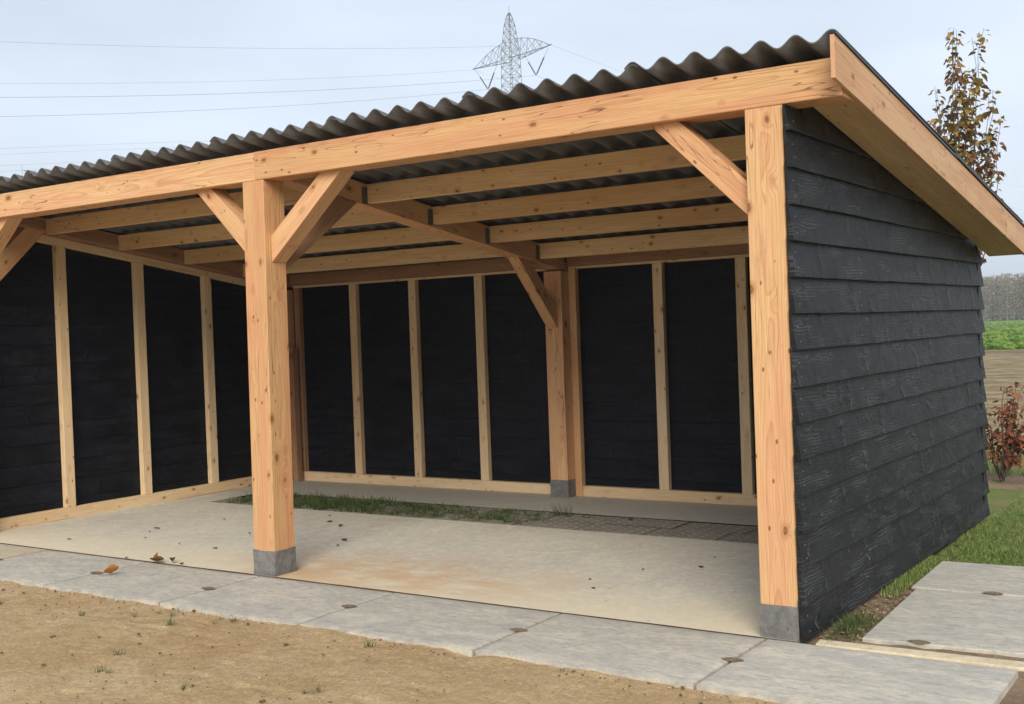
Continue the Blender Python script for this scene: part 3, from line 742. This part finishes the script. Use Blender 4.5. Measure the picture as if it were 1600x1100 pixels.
# corrugated sheets: six waves each, two rows
PIT = .1776; AMP = .0255; TH = .0065
def sheet_mesh(y0, y1, nw=6.42):
    n = int(nw*16); v = []; f = []
    xs_ = np.linspace(0, nw*PIT, n+1)      # x=0 at the right edge going left
    prof = AMP*np.cos(2*np.pi*(xs_-.028)/PIT)+.013*(xs_/(6*PIT))
    ny = 6
    for j in range(ny+1):
        y = y0+(y1-y0)*j/ny
        for i, x in enumerate(xs_):
            z = -SL*(y-y0)+AMP+TH+prof[i]
            v += [(-x, y, z), (-x, y, z-TH)]
    I = lambda j, i, k: (j*(n+1)+i)*2+k
    for j in range(ny):
        for i in range(n):
            f.append((I(j, i, 0), I(j+1, i, 0), I(j+1, i+1, 0), I(j, i+1, 0))); f.append((I(j, i, 1), I(j, i+1, 1), I(j+1, i+1, 1), I(j+1, i, 1)))
    for i in range(n):
        f.append((I(0, i, 0), I(0, i+1, 0), I(0, i+1, 1), I(0, i, 1))); f.append((I(ny, i, 1), I(ny, i+1, 1), I(ny, i+1, 0), I(ny, i, 0)))
    for j in range(ny):
        f.append((I(j, 0, 1), I(j+1, 0, 1), I(j+1, 0, 0), I(j, 0, 0))); f.append((I(j, n, 0), I(j+1, n, 0), I(j+1, n, 1), I(j, n, 1)))
    me = mesh('roof_sheet', v, f, M['sheet'])
    sm = [len(p.vertices) == 4 and abs(p.normal.y) < .6 for p in me.polygons]; me.polygons.foreach_set('use_smooth', sm)
    return me
YS = -.085; YM = 2.20
sm1 = sheet_mesh(YS, YM+.15); sm2 = sheet_mesh(YM, 4.36)
for i in range(8):
    x = .310-i*6*PIT
    obj('roof_sheet', sm1, shed, (x, rng.uniform(-.004, .004), zr(YS)+.008)); obj('roof_sheet', sm2, shed, (x, 0, zr(YM)))

# verge: fascia, soffit, dark trim
fb = lambda y: 2.702-.1500*y
def sloped(name, x0, x1, y0, y1, bot, top, mat, bw=.002):
    q = lambda y: [(x0, y, bot(y)), (x1, y, bot(y)), (x1, y, top(y)), (x0, y, top(y))]
    return hexa(name, q(y0), q(y1), M[mat], shed, bw)
sloped('fascia_board', .3005, .3215, -.165, 3.66, fb, lambda y: fb(y)+.205, 'fascia')
sloped('fascia_board', .3005, .3215, 3.663, 4.42, fb, lambda y: fb(y)+.205, 'fascia')
sloped('soffit_board', .034, .298, .192, 2.60, lambda y: sof(y)-.0, lambda y: sof(y)+.012, 'ply')
sloped('soffit_board', .034, .298, 2.603, 4.40, lambda y: sof(y)-.0, lambda y: sof(y)+.012, 'ply')
sloped('end_rafter', .232, .2985, .1925, 4.38, lambda y: sof(y)+.0125, lambda y: fb(y)+.17, 'spruce')
for y0, y1, d in ((-.17, 2.15, 0), (2.12, 4.43, .006)):
    sloped('verge_trim', .302, .330+d*.3, y0, y1, lambda y: fb(y)+.2055+d, lambda y: fb(y)+.219+d, 'trim', .001)

# short offcuts standing in the corner
oc = tag(empty('timber_offcut', (-7.17, 3.84, 0)), 'short brown timber offcut standing upright in the back corner behind the middle post', 'timber')
hexa('plank', [(-.075, -.03, 0), (-.005, -.03, 0), (-.005, .05, 0), (-.075, .05, 0)], [(-.09, -.02, 1.5), (-.02, -.02, 1.5), (-.02, .06, 1.5), (-.09, .06, 1.5)], M['larch_grey'], oc)

# ================================================================== VEGETATION
# grass in the pavers
g = MB()
for _ in range(1150):
    cx = -6.75+rng.random()*4.0; cy = rng.uniform(YF0+.05, YF1-.06)
    d = float(fbm(np.array(cx*2.3), np.array(cy*3.), 3, 61))
    dens = (1 if cx < -4.7 else max(0, 1-(cx+4.7)/1.9))*(.1+1.7*d)
    if rng.random() > dens: continue
    hgt = rng.uniform(.5, 1.25)*(1 if cx < -5 else .7)
    for k in range(rng.randint(5, 16)):
        a_ = rng.uniform(0, 6.28); q_ = abs(rng.gauss(0, .03))
        g.blade((cx+math.cos(a_)*q_, cy+math.sin(a_)*q_, -.012), rng.uniform(.018, .085)*hgt, rng.uniform(.0035, .007), rng.uniform(.02, .09), rng.uniform(0, 6.28))
for (x, y) in ((-3.15, 2.95), (-3.2, 2.9), (-5.6, 2.5), (-6.1, 2.4)):
    for _ in range(14): g.blade((x+rng.uniform(-.04, .04), y+rng.uniform(-.04, .04), -.015), rng.uniform(.08, .15), .006, rng.uniform(.02, .09), rng.uniform(0, 6.28))
tag(g.build('paver_grass', M['grass']), 'green grass growing through the paver strip across the shed floor', 'grass', kind='stuff')
# lawn
g = MB()
for _ in range(52000):
    x = rng.uniform(.045, 1.6); y = 2.27+rng.random()**1.2*3.9
    d = float(fbm(np.array(x*2.2), np.array(y*2.2), 3, 71))
    if rng.random() > .05+1.35*d: continue
    g.blade((x, y, -.025), rng.uniform(.008, .024)*(1+.9*(d > .55)), rng.uniform(.003, .007), rng.uniform(.015, .05), rng.uniform(0, 6.28))
for _ in range(2600):     # along the foot of the wall
    y = rng.uniform(1.15, 2.3); x = .05+abs(rng.gauss(0, .05))
    if x > .15 or rng.random() > (y-1.0)/.9+.15: continue
    g.blade((x, y, -.02), rng.uniform(.015, .05), .005, rng.uniform(.01, .05), rng.uniform(0, 6.28))
tag(g.build('lawn_grass', M['lawn_grass']), 'short mown lawn grass beside the black side wall', 'grass', kind='stuff')
g = MB()
for _ in range(620):
    x = .13+rng.gauss(0, .06); y = .42+rng.gauss(0, .13)
    if x < .05 or x > .24+.02*rng.random(): continue
    g.blade((x, y, -.02), rng.uniform(.015, .075), .0038, rng.uniform(.01, .07), rng.uniform(0, 6.28))
tag(g.build('grass_clump', M['grass']), 'dense green grass clump at the foot of the black wall by the slab', 'grass clump', kind='stuff')
# wood chips and crumbs in the soil strip
g = MB()
for _ in range(900):
    y = rng.uniform(.14, 2.2); x = rng.uniform(.05, .235)
    a = rng.uniform(0, 6.28); d = Vector((math.cos(a), math.sin(a), rng.uniform(-.1, .3))); L = rng.uniform(.008, .032)
    g.leaf(Vector((x, y, -.012+rng.uniform(0, .008))), d, Vector((rng.uniform(-.4, .4), rng.uniform(-.4, .4), 1)), L, L*rng.uniform(.3, .7), .1, .1)
tag(g.build('wood_chips', M['chip']), 'wood chips and crumbs on the soil beside the side wall', 'wood chips', kind='stuff')

# tufts in the sand: pixel-measured ground spots
def gz(x, y): return -.022
tufts = []
for v in range(4):
    b = MB(); rr = random.Random(40+v)
    for _ in range(rr.randint(12, 20)):
        b.blade((rr.gauss(0, .012), rr.gauss(0, .012), -.01), rr.uniform(.018, .055), rr.uniform(.003, .0055), rr.uniform(.012, .05), rr.uniform(0, 6.28))
    tufts.append(mesh('grass_tuft', b.v, b.f, M['grass']))
TUFT = [(-5.048, -0.821, 1), (-4.33, -0.823, 0.9), (-3.515, -0.993, 1), (-3.621, -0.991, 0.8), (-3.7, -1.116, 0.9), (-3.351, -1.147, 1.3), (-3.126, -1.006, 1), (-3.053, -0.922, 1.1), (-4.035, -1.242, 1), (-3.09, -1.699, 1.2), (-2.9, -1.951, 1.3), (-2.829, -1.951, 0.9), (-2.279, -1.956, 1), (-1.977, -0.981, 1.2), (-2.194, -1.005, 0.8), (-1.669, -1.695, 1.6), (-1.689, -1.737, 1.2), (-4.804, -1.279, 1), (-0.816, -0.926, 0.9), (-1.822, -1.879, 0.8)]
for i, (x, y, s_) in enumerate(TUFT):
    o = obj('grass_tuft', tufts[i % 4], None, (x, y, -.022)); s_ *= .78; o.scale = (s_, s_, s_); o.rotation_euler.z = i*1.3
    tag(o, 'small green grass tuft sprouting from the bare sand', 'grass tuft', 'grass tufts in the sand yard')
# loose clods and pebbles on the sand
def rock(seed, k=7):
    rr = random.Random(seed); v = []; f = []
    for j in range(4):
        ph = math.pi*(j+.5)/4
        for i in range(k):
            t = 2*math.pi*i/k; q_ = 1+rr.uniform(-.28, .28)
            v.append((math.cos(t)*math.sin(ph)*q_, math.sin(t)*math.sin(ph)*q_*.8, math.cos(ph)*.55*q_))
    for j in range(3):
        for i in range(k): f.append((j*k+i, (j+1)*k+i, (j+1)*k+(i+1) % k, j*k+(i+1) % k))
    f.append(tuple(range(k))); f.append(tuple(3*k+i for i in range(k))[::-1])
    return v, f
b = MB(); b2_ = MB()
for n_ in range(620):
    x = rng.uniform(-5.8, 1.1); y = rng.uniform(-2.7, -.88)
    if n_ < 260: y = -.88-abs(rng.gauss(0, .05))
    v, f = rock(n_ % 23); s_ = rng.uniform(.0022, .0065)*(2.0 if rng.random() < .05 else 1)
    t = b if rng.random() < .87 else b2_
    k0 = len(t.v); ca, sa = math.cos(n_), math.sin(n_)
    t.v += [(x+(p[0]*ca-p[1]*sa)*s_, y+(p[0]*sa+p[1]*ca)*s_, -.020+p[2]*s_) for p in v]; t.f += [tuple(k0+i for i in q_) for q_ in f]
tag(b.build('soil_crumbs', M['clod']), 'dark soil crumbs scattered over the sand', 'soil', kind='stuff')
tag(b2_.build('pebbles', M['cream']), 'tiny pale pebbles scattered over the sand', 'pebbles', kind='stuff')
CLODS = [(-4.928, -1.04, 0.018), (-4.448, -1.204, 0.016), (-3.703, -1.662, 0.024), (-3.458, -1.542, 0.016), (-3.296, -1.402, 0.02), (-3.122, -1.535, 0.016), (-2.861, -1.612, 0.018), (-2.788, -1.601, 0.014), (-3.24, -2.036, 0.018), (-3.272, -1.845, 0.013), (-3.453, -0.876, 0.02), (-2.378, -1.181, 0.02), (-2.06, -1.237, 0.012), (-2.957, -1.28, 0.014), (-1.779, -1.928, 0.022), (-5.156, -1.042, 0.02), (-3.661, -1.999, 0.016), (0.793, -0.567, 0.02)]
cm = [mesh('soil_clod', *rock(60+i, 9), M['clod']) for i in range(3)]
for i, (x, y, s_) in enumerate(CLODS):
    o = obj('soil_clod', cm[i % 3], None, (x, y, -.016)); s_ *= .75; o.scale = (s_, s_*.8, s_*.7); o.rotation_euler.z = i*2.1
    tag(o, 'small dark clod of soil lying on the sand', 'soil clod', 'soil clods on the sand yard')

# fallen leaves
def dead_leaf(seed, curl):
    rr = random.Random(seed); v = []; f = []; n = 8
    for i in range(n+1):
        t = i/n; w = math.sin(math.pi*min(1, t*1.02))**.8*.5
        for k in (-1, -.5, 0, .5, 1):
            yv = k*w*.72; z = curl*(abs(k)**1.6*w*.9)+curl*.9*(t-.45)**2+.03*rr.uniform(-1, 1)
            v.append((t-.5, yv*(1-.45*curl), z))
    for i in range(n):
        for k in range(4): f.append((i*5+k, (i+1)*5+k, (i+1)*5+k+1, i*5+k+1))
    return v, f
LEAVES = [(-6.086, 0.988, 0.08, 0.84), (-6.009, 0.851, 0.04, 5.32), (-5.807, 0.644, 0.036, 4.8), (-6.363, 0.319, 0.056, 1.6), (-4.855, 0.541, 0.072, 3.11), (-5.886, 1.564, 0.04, 2.82), (-4.882, 1.852, 0.08, 4.09), (-4.623, 1.714, 0.088, 4.95), (-5.105, 2.092, 0.04, 0.59), (-4.118, 1.197, 0.08, 0.18), (-4.033, 1.031, 0.048, 5.25), (-3.314, 2.406, 0.072, 2.72), (-3.337, 2.499, 0.048, 4.79), (-1.179, 1.394, 0.056, 0.01), (-1.52, 0.579, 0.048, 2.8), (-1.656, 0.775, 0.04, 4.53), (-1.494, 1.187, 0.04, 1.44), (-5.288, 0.558, 0.04, 5.94), (-5.121, 1.149, 0.048, 5.66), (-2.504, 2.896, 0.08, 0.19), (-5.2, -0.015, 0.048, 0.16), (-4.594, -0.003, 0.056, 3.4), (-1.234, 1.738, 0.032, 5.9)]
lm = [mesh('fallen_leaf', *dead_leaf(i, c_), M['deadleaf'], True) for i, c_ in enumerate((.35, .7, .15, .5))]
for i, (x, y, s_, rz_) in enumerate(LEAVES):
    o = obj('fallen_leaf', lm[i % 4], None, (x, y, .006)); s_ *= .72; o.scale = (s_, s_, s_); o.rotation_euler = (rng.uniform(-.2, .2), rng.uniform(-.15, .15), rz_)
    tag(o, 'small dark dead leaf lying on the concrete floor', 'leaf', 'dead leaves on the shed floor')
v, f = dead_leaf(91, .9)
o = mobj('fallen_leaf', v, f, M['amberleaf'], None, (-4.77, -.46, .02), True); o.scale = (.12, .12, .12); o.rotation_euler = (.3, -.25, .5)
tag(o, 'curled amber leaf lying on a front paving slab', 'leaf')
tw = MB(); tw.tube([(-.075, -.03, .004), (-.045, -.012, .012)], .004, 5); tt_ = tw.build('leaf_stalk', M['clod'])
tt_.location = (-4.79, -.47, .004); tt_.rotation_euler.z = .2; tt_.parent = o; tt_.matrix_parent_inverse = Matrix.LocRotScale(o.location, o.rotation_euler, o.scale).inverted()
o = mobj('fallen_leaf', *dead_leaf(92, .5), M['deadleaf'], None, (-4.83, -.03, .014), True); o.scale = (.13, .13, .13); o.rotation_euler.z = .2
tag(o, 'flat brown leaf on the slab edge, left of the middle post', 'leaf')
o = mobj('fallen_leaf', *dead_leaf(93, .8), M['amberleaf'], None, (-4.86, .0, .035), True); o.scale = (.07, .07, .07); o.rotation_euler = (.2, -1.1, .4)
tag(o, 'small orange leaf standing upright on the slab edge', 'leaf')
o = mobj('fallen_leaf', *dead_leaf(94, .7), M['deadleaf'], None, (-4.72, .02, .014), True); o.scale = (.09, .09, .09); o.rotation_euler.z = 2.4
tag(o, 'crumpled dark leaf beside the flat brown leaf at slab edge', 'leaf')

# ------------------------------------------------------------------ young trees behind the shed
def young_tree(loc, H, spread, seed, z_leaf, lsize, nshoots, nleaf, label):
    rr = random.Random(seed); t = tag(empty('young_tree', loc), label, 'tree', 'young trees behind the shed')
    tr = MB(); cw = MB()
    stem = [Vector((rr.gauss(0, .02)*i, rr.gauss(0, .02)*i, H*.96*i/9)) for i in range(10)]
    tr.tube(stem, [.032*(1-i/10.5) for i in range(10)], 6)
    shoots = []
    for k in range(nshoots):
        z0 = H*rr.uniform(.38, .72); a = rr.uniform(0, 6.28); top = H*rr.uniform(.70, .99) if k else H
        base = stem[min(9, int(z0/H/.96*9))].copy(); r0 = spread*rr.uniform(.35, 1.0)*(1.1-.45*(top/H-.7)/.3)
        pts = []
        for i in range(9):
            u = i/8; rad_ = r0*(u**.7); pts.append(Vector((base.x+math.cos(a+u*.5)*rad_+rr.gauss(0, .018), base.y+math.sin(a+u*.5)*rad_+rr.gauss(0, .018), base.z+(top-base.z)*u)))
        shoots.append(pts); tr.tube(pts, [.0065*(1-i/9.5)+.001 for i in range(9)], 5)
    shoots.append(stem[4:])
    for pts in shoots:
        n = int(nleaf*(pts[-1].z-max(pts[0].z, z_leaf))/(H*.4)) if pts[-1].z > z_leaf else 0
        for i in range(max(0, n)):
            u = rr.uniform(.12, 1.0)*(len(pts)-1); j = min(int(u), len(pts)-2); p = pts[j].lerp(pts[j+1], u-j)
            if p.z < z_leaf: continue
            a = rr.uniform(0, 6.28); d = Vector((math.cos(a), math.sin(a), rr.uniform(-.75, .15)))
            pp = p+Vector((math.cos(a), math.sin(a), .3))*rr.uniform(.012, .05)
            L = lsize*rr.uniform(.6, 1.15)*(.75 if u > .9*(len(pts)-1) else 1)
            cw.leaf(pp, d, Vector((rr.gauss(0, .5), rr.gauss(0, .5), 1)), L, L*rr.uniform(.6, .85), rr.uniform(.1, .7), rr.uniform(.1, .6))
    tr.build('trunk', M['bark'], t, smooth=True); tag(cw.build('crown', M['autumn'], t, smooth=True), kind='stuff')
    return t
young_tree((-.90, 7.5, -.05), 4.75, .50, 5, 2.0, .090, 24, 64, 'young tree with red and yellow autumn leaves rising above the right roof verge')
young_tree((-7.70, 7.5, -.05), 4.98, .30, 17, 2.0, .08, 10, 12, 'young tree whose brown tip shows over the roof left of the pylon')
young_tree((-17.45, 7.5, -.05), 5.05, .30, 23, 2.0, .08, 8, 9, 'young tree whose thin tip shows over the roof at far left')

# beech hedge shrubs and the wire fence
def shrub(loc, H, seed, label):
    rr = random.Random(seed); t = tag(empty('beech_shrub', loc), label, 'shrub', 'brown beech shrubs along the fence')
    tr = MB(); cw = MB()
    for k in range(15):
        a = rr.uniform(0, 6.28); top = H*rr.uniform(.5, 1.0); r0 = rr.uniform(.06, .30); pts = []
        for i in range(7):
            u = i/6; pts.append(Vector((math.cos(a)*r0*u**.8+rr.gauss(0, .008), math.sin(a)*r0*u**.8+rr.gauss(0, .008), top*u)))
        tr.tube(pts, [.009*(1-i/7.5)+.0012 for i in range(7)], 5)
        for i in range(int(46*top/H)):
            u = rr.uniform(.2, 1)**.8*6; j = min(5, int(u)); p = pts[j].lerp(pts[j+1], u-j)
            if p.z > .72*H and rr.random() < .6: continue
            b_ = rr.uniform(0, 6.28); d = Vector((math.cos(b_), math.sin(b_), rr.uniform(-.9, .3)))
            L = rr.uniform(.045, .085); pp = p+Vector((math.cos(b_), math.sin(b_), .3))*rr.uniform(.005, .07)
            cw.leaf(pp, d, Vector((rr.gauss(0, .6), rr.gauss(0, .6), 1)), L, L*.62, rr.uniform(.1, .8), rr.uniform(.1, .6))
    tr.build('stem', M['bark'], t, smooth=True); tag(cw.build('leaf_mass', M['beech'], t, smooth=True), kind='stuff')
shrub((-.34, 6.50, -.04), .98, 3, 'brown leaved beech shrub next to the back corner of the black wall')
shrub((.12, 6.55, -.04), .92, 8, 'brown leaved beech shrub at the right edge of the picture')
shrub((-.82, 6.5, -.04), .9, 9, 'brown leaved beech shrub hidden behind the shed corner')
fe_ = tag(empty('wire_fence', (0, 6.8, 0)), 'thin wire fence running behind the brown beech shrubs', 'fence')
for x in (-6.2, -3.7, -1.2, 1.3, 3.8):
    pb_ = MB(); pb_.tube([(x, 0, -.1), (x, 0, 1.15)], .035, 8); pb_.build('fence_post', M['bark_far'], fe_)
for z in (.47, .755, .965):
    wb = MB(); wb.tube([(-6.2+i*.5, -.04, z-.012*math.sin(math.pi*((i*.5) % 2.5)/2.5)) for i in range(21)], .0022, 4); wb.build('fence_wire', M['wire'], fe_)

# weeds in the near field strip
g = MB()
for _ in range(5000):
    y = 7.0+rng.random()**2*7; x = rng.uniform(-4.0, 2.0)-(y-7)*.2
    d = float(fbm(np.array(x*1.1), np.array(y*.8), 3, 91))
    if rng.random() > (1.5*d if y < 9.3 else .5*d): continue
    g.blade((x, y, -.06), rng.uniform(.03, .10), rng.uniform(.008, .016), rng.uniform(.02, .09), rng.uniform(0, 6.28))
tag(g.build('field_edge_grass', M['lawn_grass']), 'rough green grass beyond the wire fence', 'grass', kind='stuff')
# crop rows
g = MB()
for _ in range(9000):
    y = 50+rng.random()**1.6*150; x = -.1915*y+rng.uniform(-9, 9)*(y/60)-.5
    L = rng.uniform(.18, .42); a = rng.uniform(0, 6.28)
    g.leaf(Vector((x, y, -.06)), Vector((math.cos(a), math.sin(a), rng.uniform(.5, 1.4))), Vector((rng.gauss(0, .6), rng.gauss(0, .6), 1)), L, L*.7, .3, .4)
tag(g.build('crop_plants', M['crop']), 'green leafy crop growing across the far field', 'crop', kind='stuff')

# far wood
def far_tree_meshes(seed):
    rr = random.Random(seed); tr = MB(); cw = MB(); H = 10.2
    tr.tube([(0, 0, 0), (.1, 0, H*.5), (.05, .1, H*.95)], [.17, .11, .02], 6)
    for _ in range(16):
        z = rr.uniform(.15, .85)*H; a = rr.uniform(0, 6.28); r_l = rr.uniform(.7, 1.5)*(1-.5*z/H)
        p1 = Vector((math.cos(a)*r_l, math.sin(a)*r_l, z+1.6)); tr.tube([(0, 0, z), tuple(p1)], [.05, .015], 4)
    for _ in range(1300):
        z = rr.uniform(.10, 1.0); w = 2.3*(math.sin(math.pi*min(1, z*.88+.06))**.45)*(1-.12*z); a = rr.uniform(0, 6.28); q_ = w*math.sqrt(rr.random())
        c = Vector((math.cos(a)*q_, math.sin(a)*q_, z*H)); L = rr.uniform(.18, .38)
        cw.leaf(c, Vector((rr.gauss(0, 1), rr.gauss(0, 1), rr.gauss(0, .8)+.3)), Vector((rr.gauss(0, 1), rr.gauss(0, 1), 1)), L, L*.75, .3, .3)
    return mesh('trunk', tr.v, tr.f, M['bark_far']), mesh('crown', cw.v, cw.f, M['wood_far'])
ftm = [far_tree_meshes(i) for i in range(4)]
# the edge of the wood runs across the view behind the side wall
for i in range(46):
    row = i % 2; t = (i//2)/22
    base = Vector((-66+46*t, 246+10*t+row*6, -.06)); x = base.x+rng.uniform(-.5, .5); y = base.y+rng.uniform(-1.5, 1.5)
    rt_ = empty('far_tree', (x, y, -.06), rng.uniform(0, 6.28)); s_ = rng.uniform(.88, 1.02); rt_.scale = (s_*1.1, s_*1.1, s_*.93)
    tm_, cm_ = ftm[i % 4]; obj('trunk', tm_, rt_); obj('crown', cm_, rt_)
    tag(rt_, 'slender grey brown tree at the far edge of the fields', 'tree', 'row of far trees beyond the fields')
# deeper mass of the wood
g = MB()
for _ in range(11000):
    t = rng.random(); x = -70+56*t+rng.uniform(-2, 2); y = 256+10*t+rng.uniform(0, 14); z = rng.uniform(0, 9.2)
    L = rng.uniform(.35, .8); g.leaf(Vector((x, y, z)), Vector((rng.gauss(0, 1), rng.gauss(0, 1), rng.gauss(0, 1))), Vector((rng.gauss(0, 1), rng.gauss(0, 1), 1)), L, L*.8, .2, .2)
tag(g.build('far_wood', M['wood_far']), 'grey brown wood closing the fields behind the tree row', 'wood', kind='stuff')

# ------------------------------------------------------------------ pylon and power lines
PC = Vector((-95.51, 141.53, 0)); AX = Vector((.9605, -.278, 0)).normalized(); LX = Vector((.278, .9605, 0)).normalized()
py = tag(empty('lattice_pylon', tuple(PC)), 'grey steel lattice pylon rising behind the roof', 'pylon')
def at(s_, l_, z): return AX*s_+LX*l_+Vector((0, 0, z))
def half(z):            # half width of the tower body
    if z < 38: return 1.10+(38-z)*.055
    if z < 43.5: return 1.10-(z-38)*.02
    if z < 48: return .99-(z-43.5)*.10
    return max(.06, .54-(z-48)*.30)
tw = MB(); lv = [-.1, 5, 9.5, 13.5, 17, 20, 22.8, 25.3, 27.6, 29.8, 31.8, 33.7, 35.4, 37, 38.5, 39.9, 41.3, 42.6, 43.9, 45.2, 46.4, 47.5, 48.5, 49.4]
cs = [(1, 1), (1, -1), (-1, -1), (-1, 1)]
for a, b_ in zip(lv[:-1], lv[1:]):
    ha, hb_ = half(a), half(b_)
    for k in range(4):
        c0, c1 = cs[k], cs[(k+1) % 4]
        tw.tube([at(c0[0]*ha, c0[1]*ha, a), at(c0[0]*hb_, c0[1]*hb_, b_)], .055, 4)
        tw.tube([at(c0[0]*ha, c0[1]*ha, a), at(c1[0]*hb_, c1[1]*hb_, b_)], .032, 4); tw.tube([at(c1[0]*ha, c1[1]*ha, a), at(c0[0]*hb_, c0[1]*hb_, b_)], .032, 4)
        tw.tube([at(c0[0]*hb_, c0[1]*hb_, b_), at(c1[0]*hb_, c1[1]*hb_, b_)], .03, 4)
tw.build('tower_body', M['steel'], py)
rd = MB(); rd.tube([at(0, 0, 49.2), at(0, 0, 50.5)], .035, 4); rd.build('lightning_rod', M['steel'], py)
for sg in (-1, 1):
    ar = MB(); n = 5; tip = at(sg*8.8, 0, 42.75)
    bo = lambda u, k: at(sg*(1.0+7.8*u), k*1.0*(1-u), 42.35+.35*u)
    tp = lambda u: at(sg*(1.0+7.8*u), 0, (45.2-1.0*u/.45) if u < .45 else 44.2-(u-.45)/.55*1.4) if False else at(sg*(1.0+7.8*u), 0, 45.3-.55*u-2.0*u*u)
    for i in range(n):
        u0, u1 = i/n, (i+1)/n
        for k in (-1, 1):
            ar.tube([bo(u0, k), bo(u1, k)], .05, 4); ar.tube([bo(u0, k), tp(u1)], .028, 4); ar.tube([tp(u0), bo(u1, k)], .028, 4)
        ar.tube([bo(u0, -1), bo(u1, 1)], .028, 4); ar.tube([bo(u1, -1), bo(u1, 1)], .028, 4); ar.tube([tp(u0), tp(u1)], .045, 4)
    ar.tube([at(sg*8.5, 0, 42.7), at(sg*9.2, 0, 42.75)], .09, 4); ar.build('cross_arm', M['steel'], py)
    for s0 in (8.5, 3.2):
        ins = MB(); A = at(sg*s0, 0, 42.4); B = at(sg*5.65, 0, 38.95)
        ins.tube([A, A.lerp(B, .34)], .03, 4); ins.tube([A.lerp(B, .34), A.lerp(B, .94)], .10, 8); ins.tube([A.lerp(B, .94), B], .05, 4); ins.build('insulator', M['insul'], py)
LS = 350
def wire(s_, h, k, label, rad):
    w = MB(); pts = []
    for i in range(-48, 49):
        t = i*LS/48*1.0; tt2 = abs(t); pts.append(at(s_, t, h-k*tt2*(LS-tt2)))
    w.tube(pts, rad, 4); o = w.build('power_line', M['wire'], None, tuple(PC))
    tag(o, label, 'power line', 'power lines on the near pylon')
wire(8.9, 42.8, .000458, 'topmost thin wire meeting the right arm tip of the pylon', .012)
wire(-8.9, 42.6, .000493, 'thin wire meeting the left arm tip of the pylon', .012)
wire(5.65, 38.95, .00052, 'wire hanging from the right insulator pair of the pylon', .017)
wire(-5.65, 38.95, .000532, 'wire hanging from the left insulator pair of the pylon', .017)
for (x, y, z, sl, lab) in ((-200, 124, 39.3, .118, 'upper wire of the far line low at left'), (-200, 123.9, 38.2, .117, 'second wire of the far line low at left'), (-200, 123.9, 36.1, .11, 'third wire of the far line just over the roof'), (-200, 123.8, 35.0, .11, 'lowest wire of the far line just over the roof')):
    w = MB(); pts = []
    for i in range(-30, 31):
        t = i*4.0; p = LX*t; pts.append((p.x, p.y, sl*t-.0002*t*t if t > 0 else sl*t+.0004*t*t))
    w.tube(pts, .016, 4); tag(w.build('power_line', M['wire'], None, (x, y, z)), lab, 'power line', 'wires of the far line')

# thin autumn haze
hz = MB(); hz.box((-420, -45, -1.2), (330, 420, 60)); ho = hz.build('haze', None); tag(ho, kind='stuff')
hm = bpy.data.materials.new('haze_air'); hm.use_nodes = True; ht = hm.node_tree; ht.nodes.clear()
pv = ht.nodes.new('ShaderNodeVolumePrincipled'); pv.inputs['Color'].default_value = (.86, .90, .95, 1); pv.inputs['Density'].default_value = .0008
hout = ht.nodes.new('ShaderNodeOutputMaterial'); ht.links.new(pv.outputs[0], hout.inputs['Volume']); ho.data.materials.append(hm)
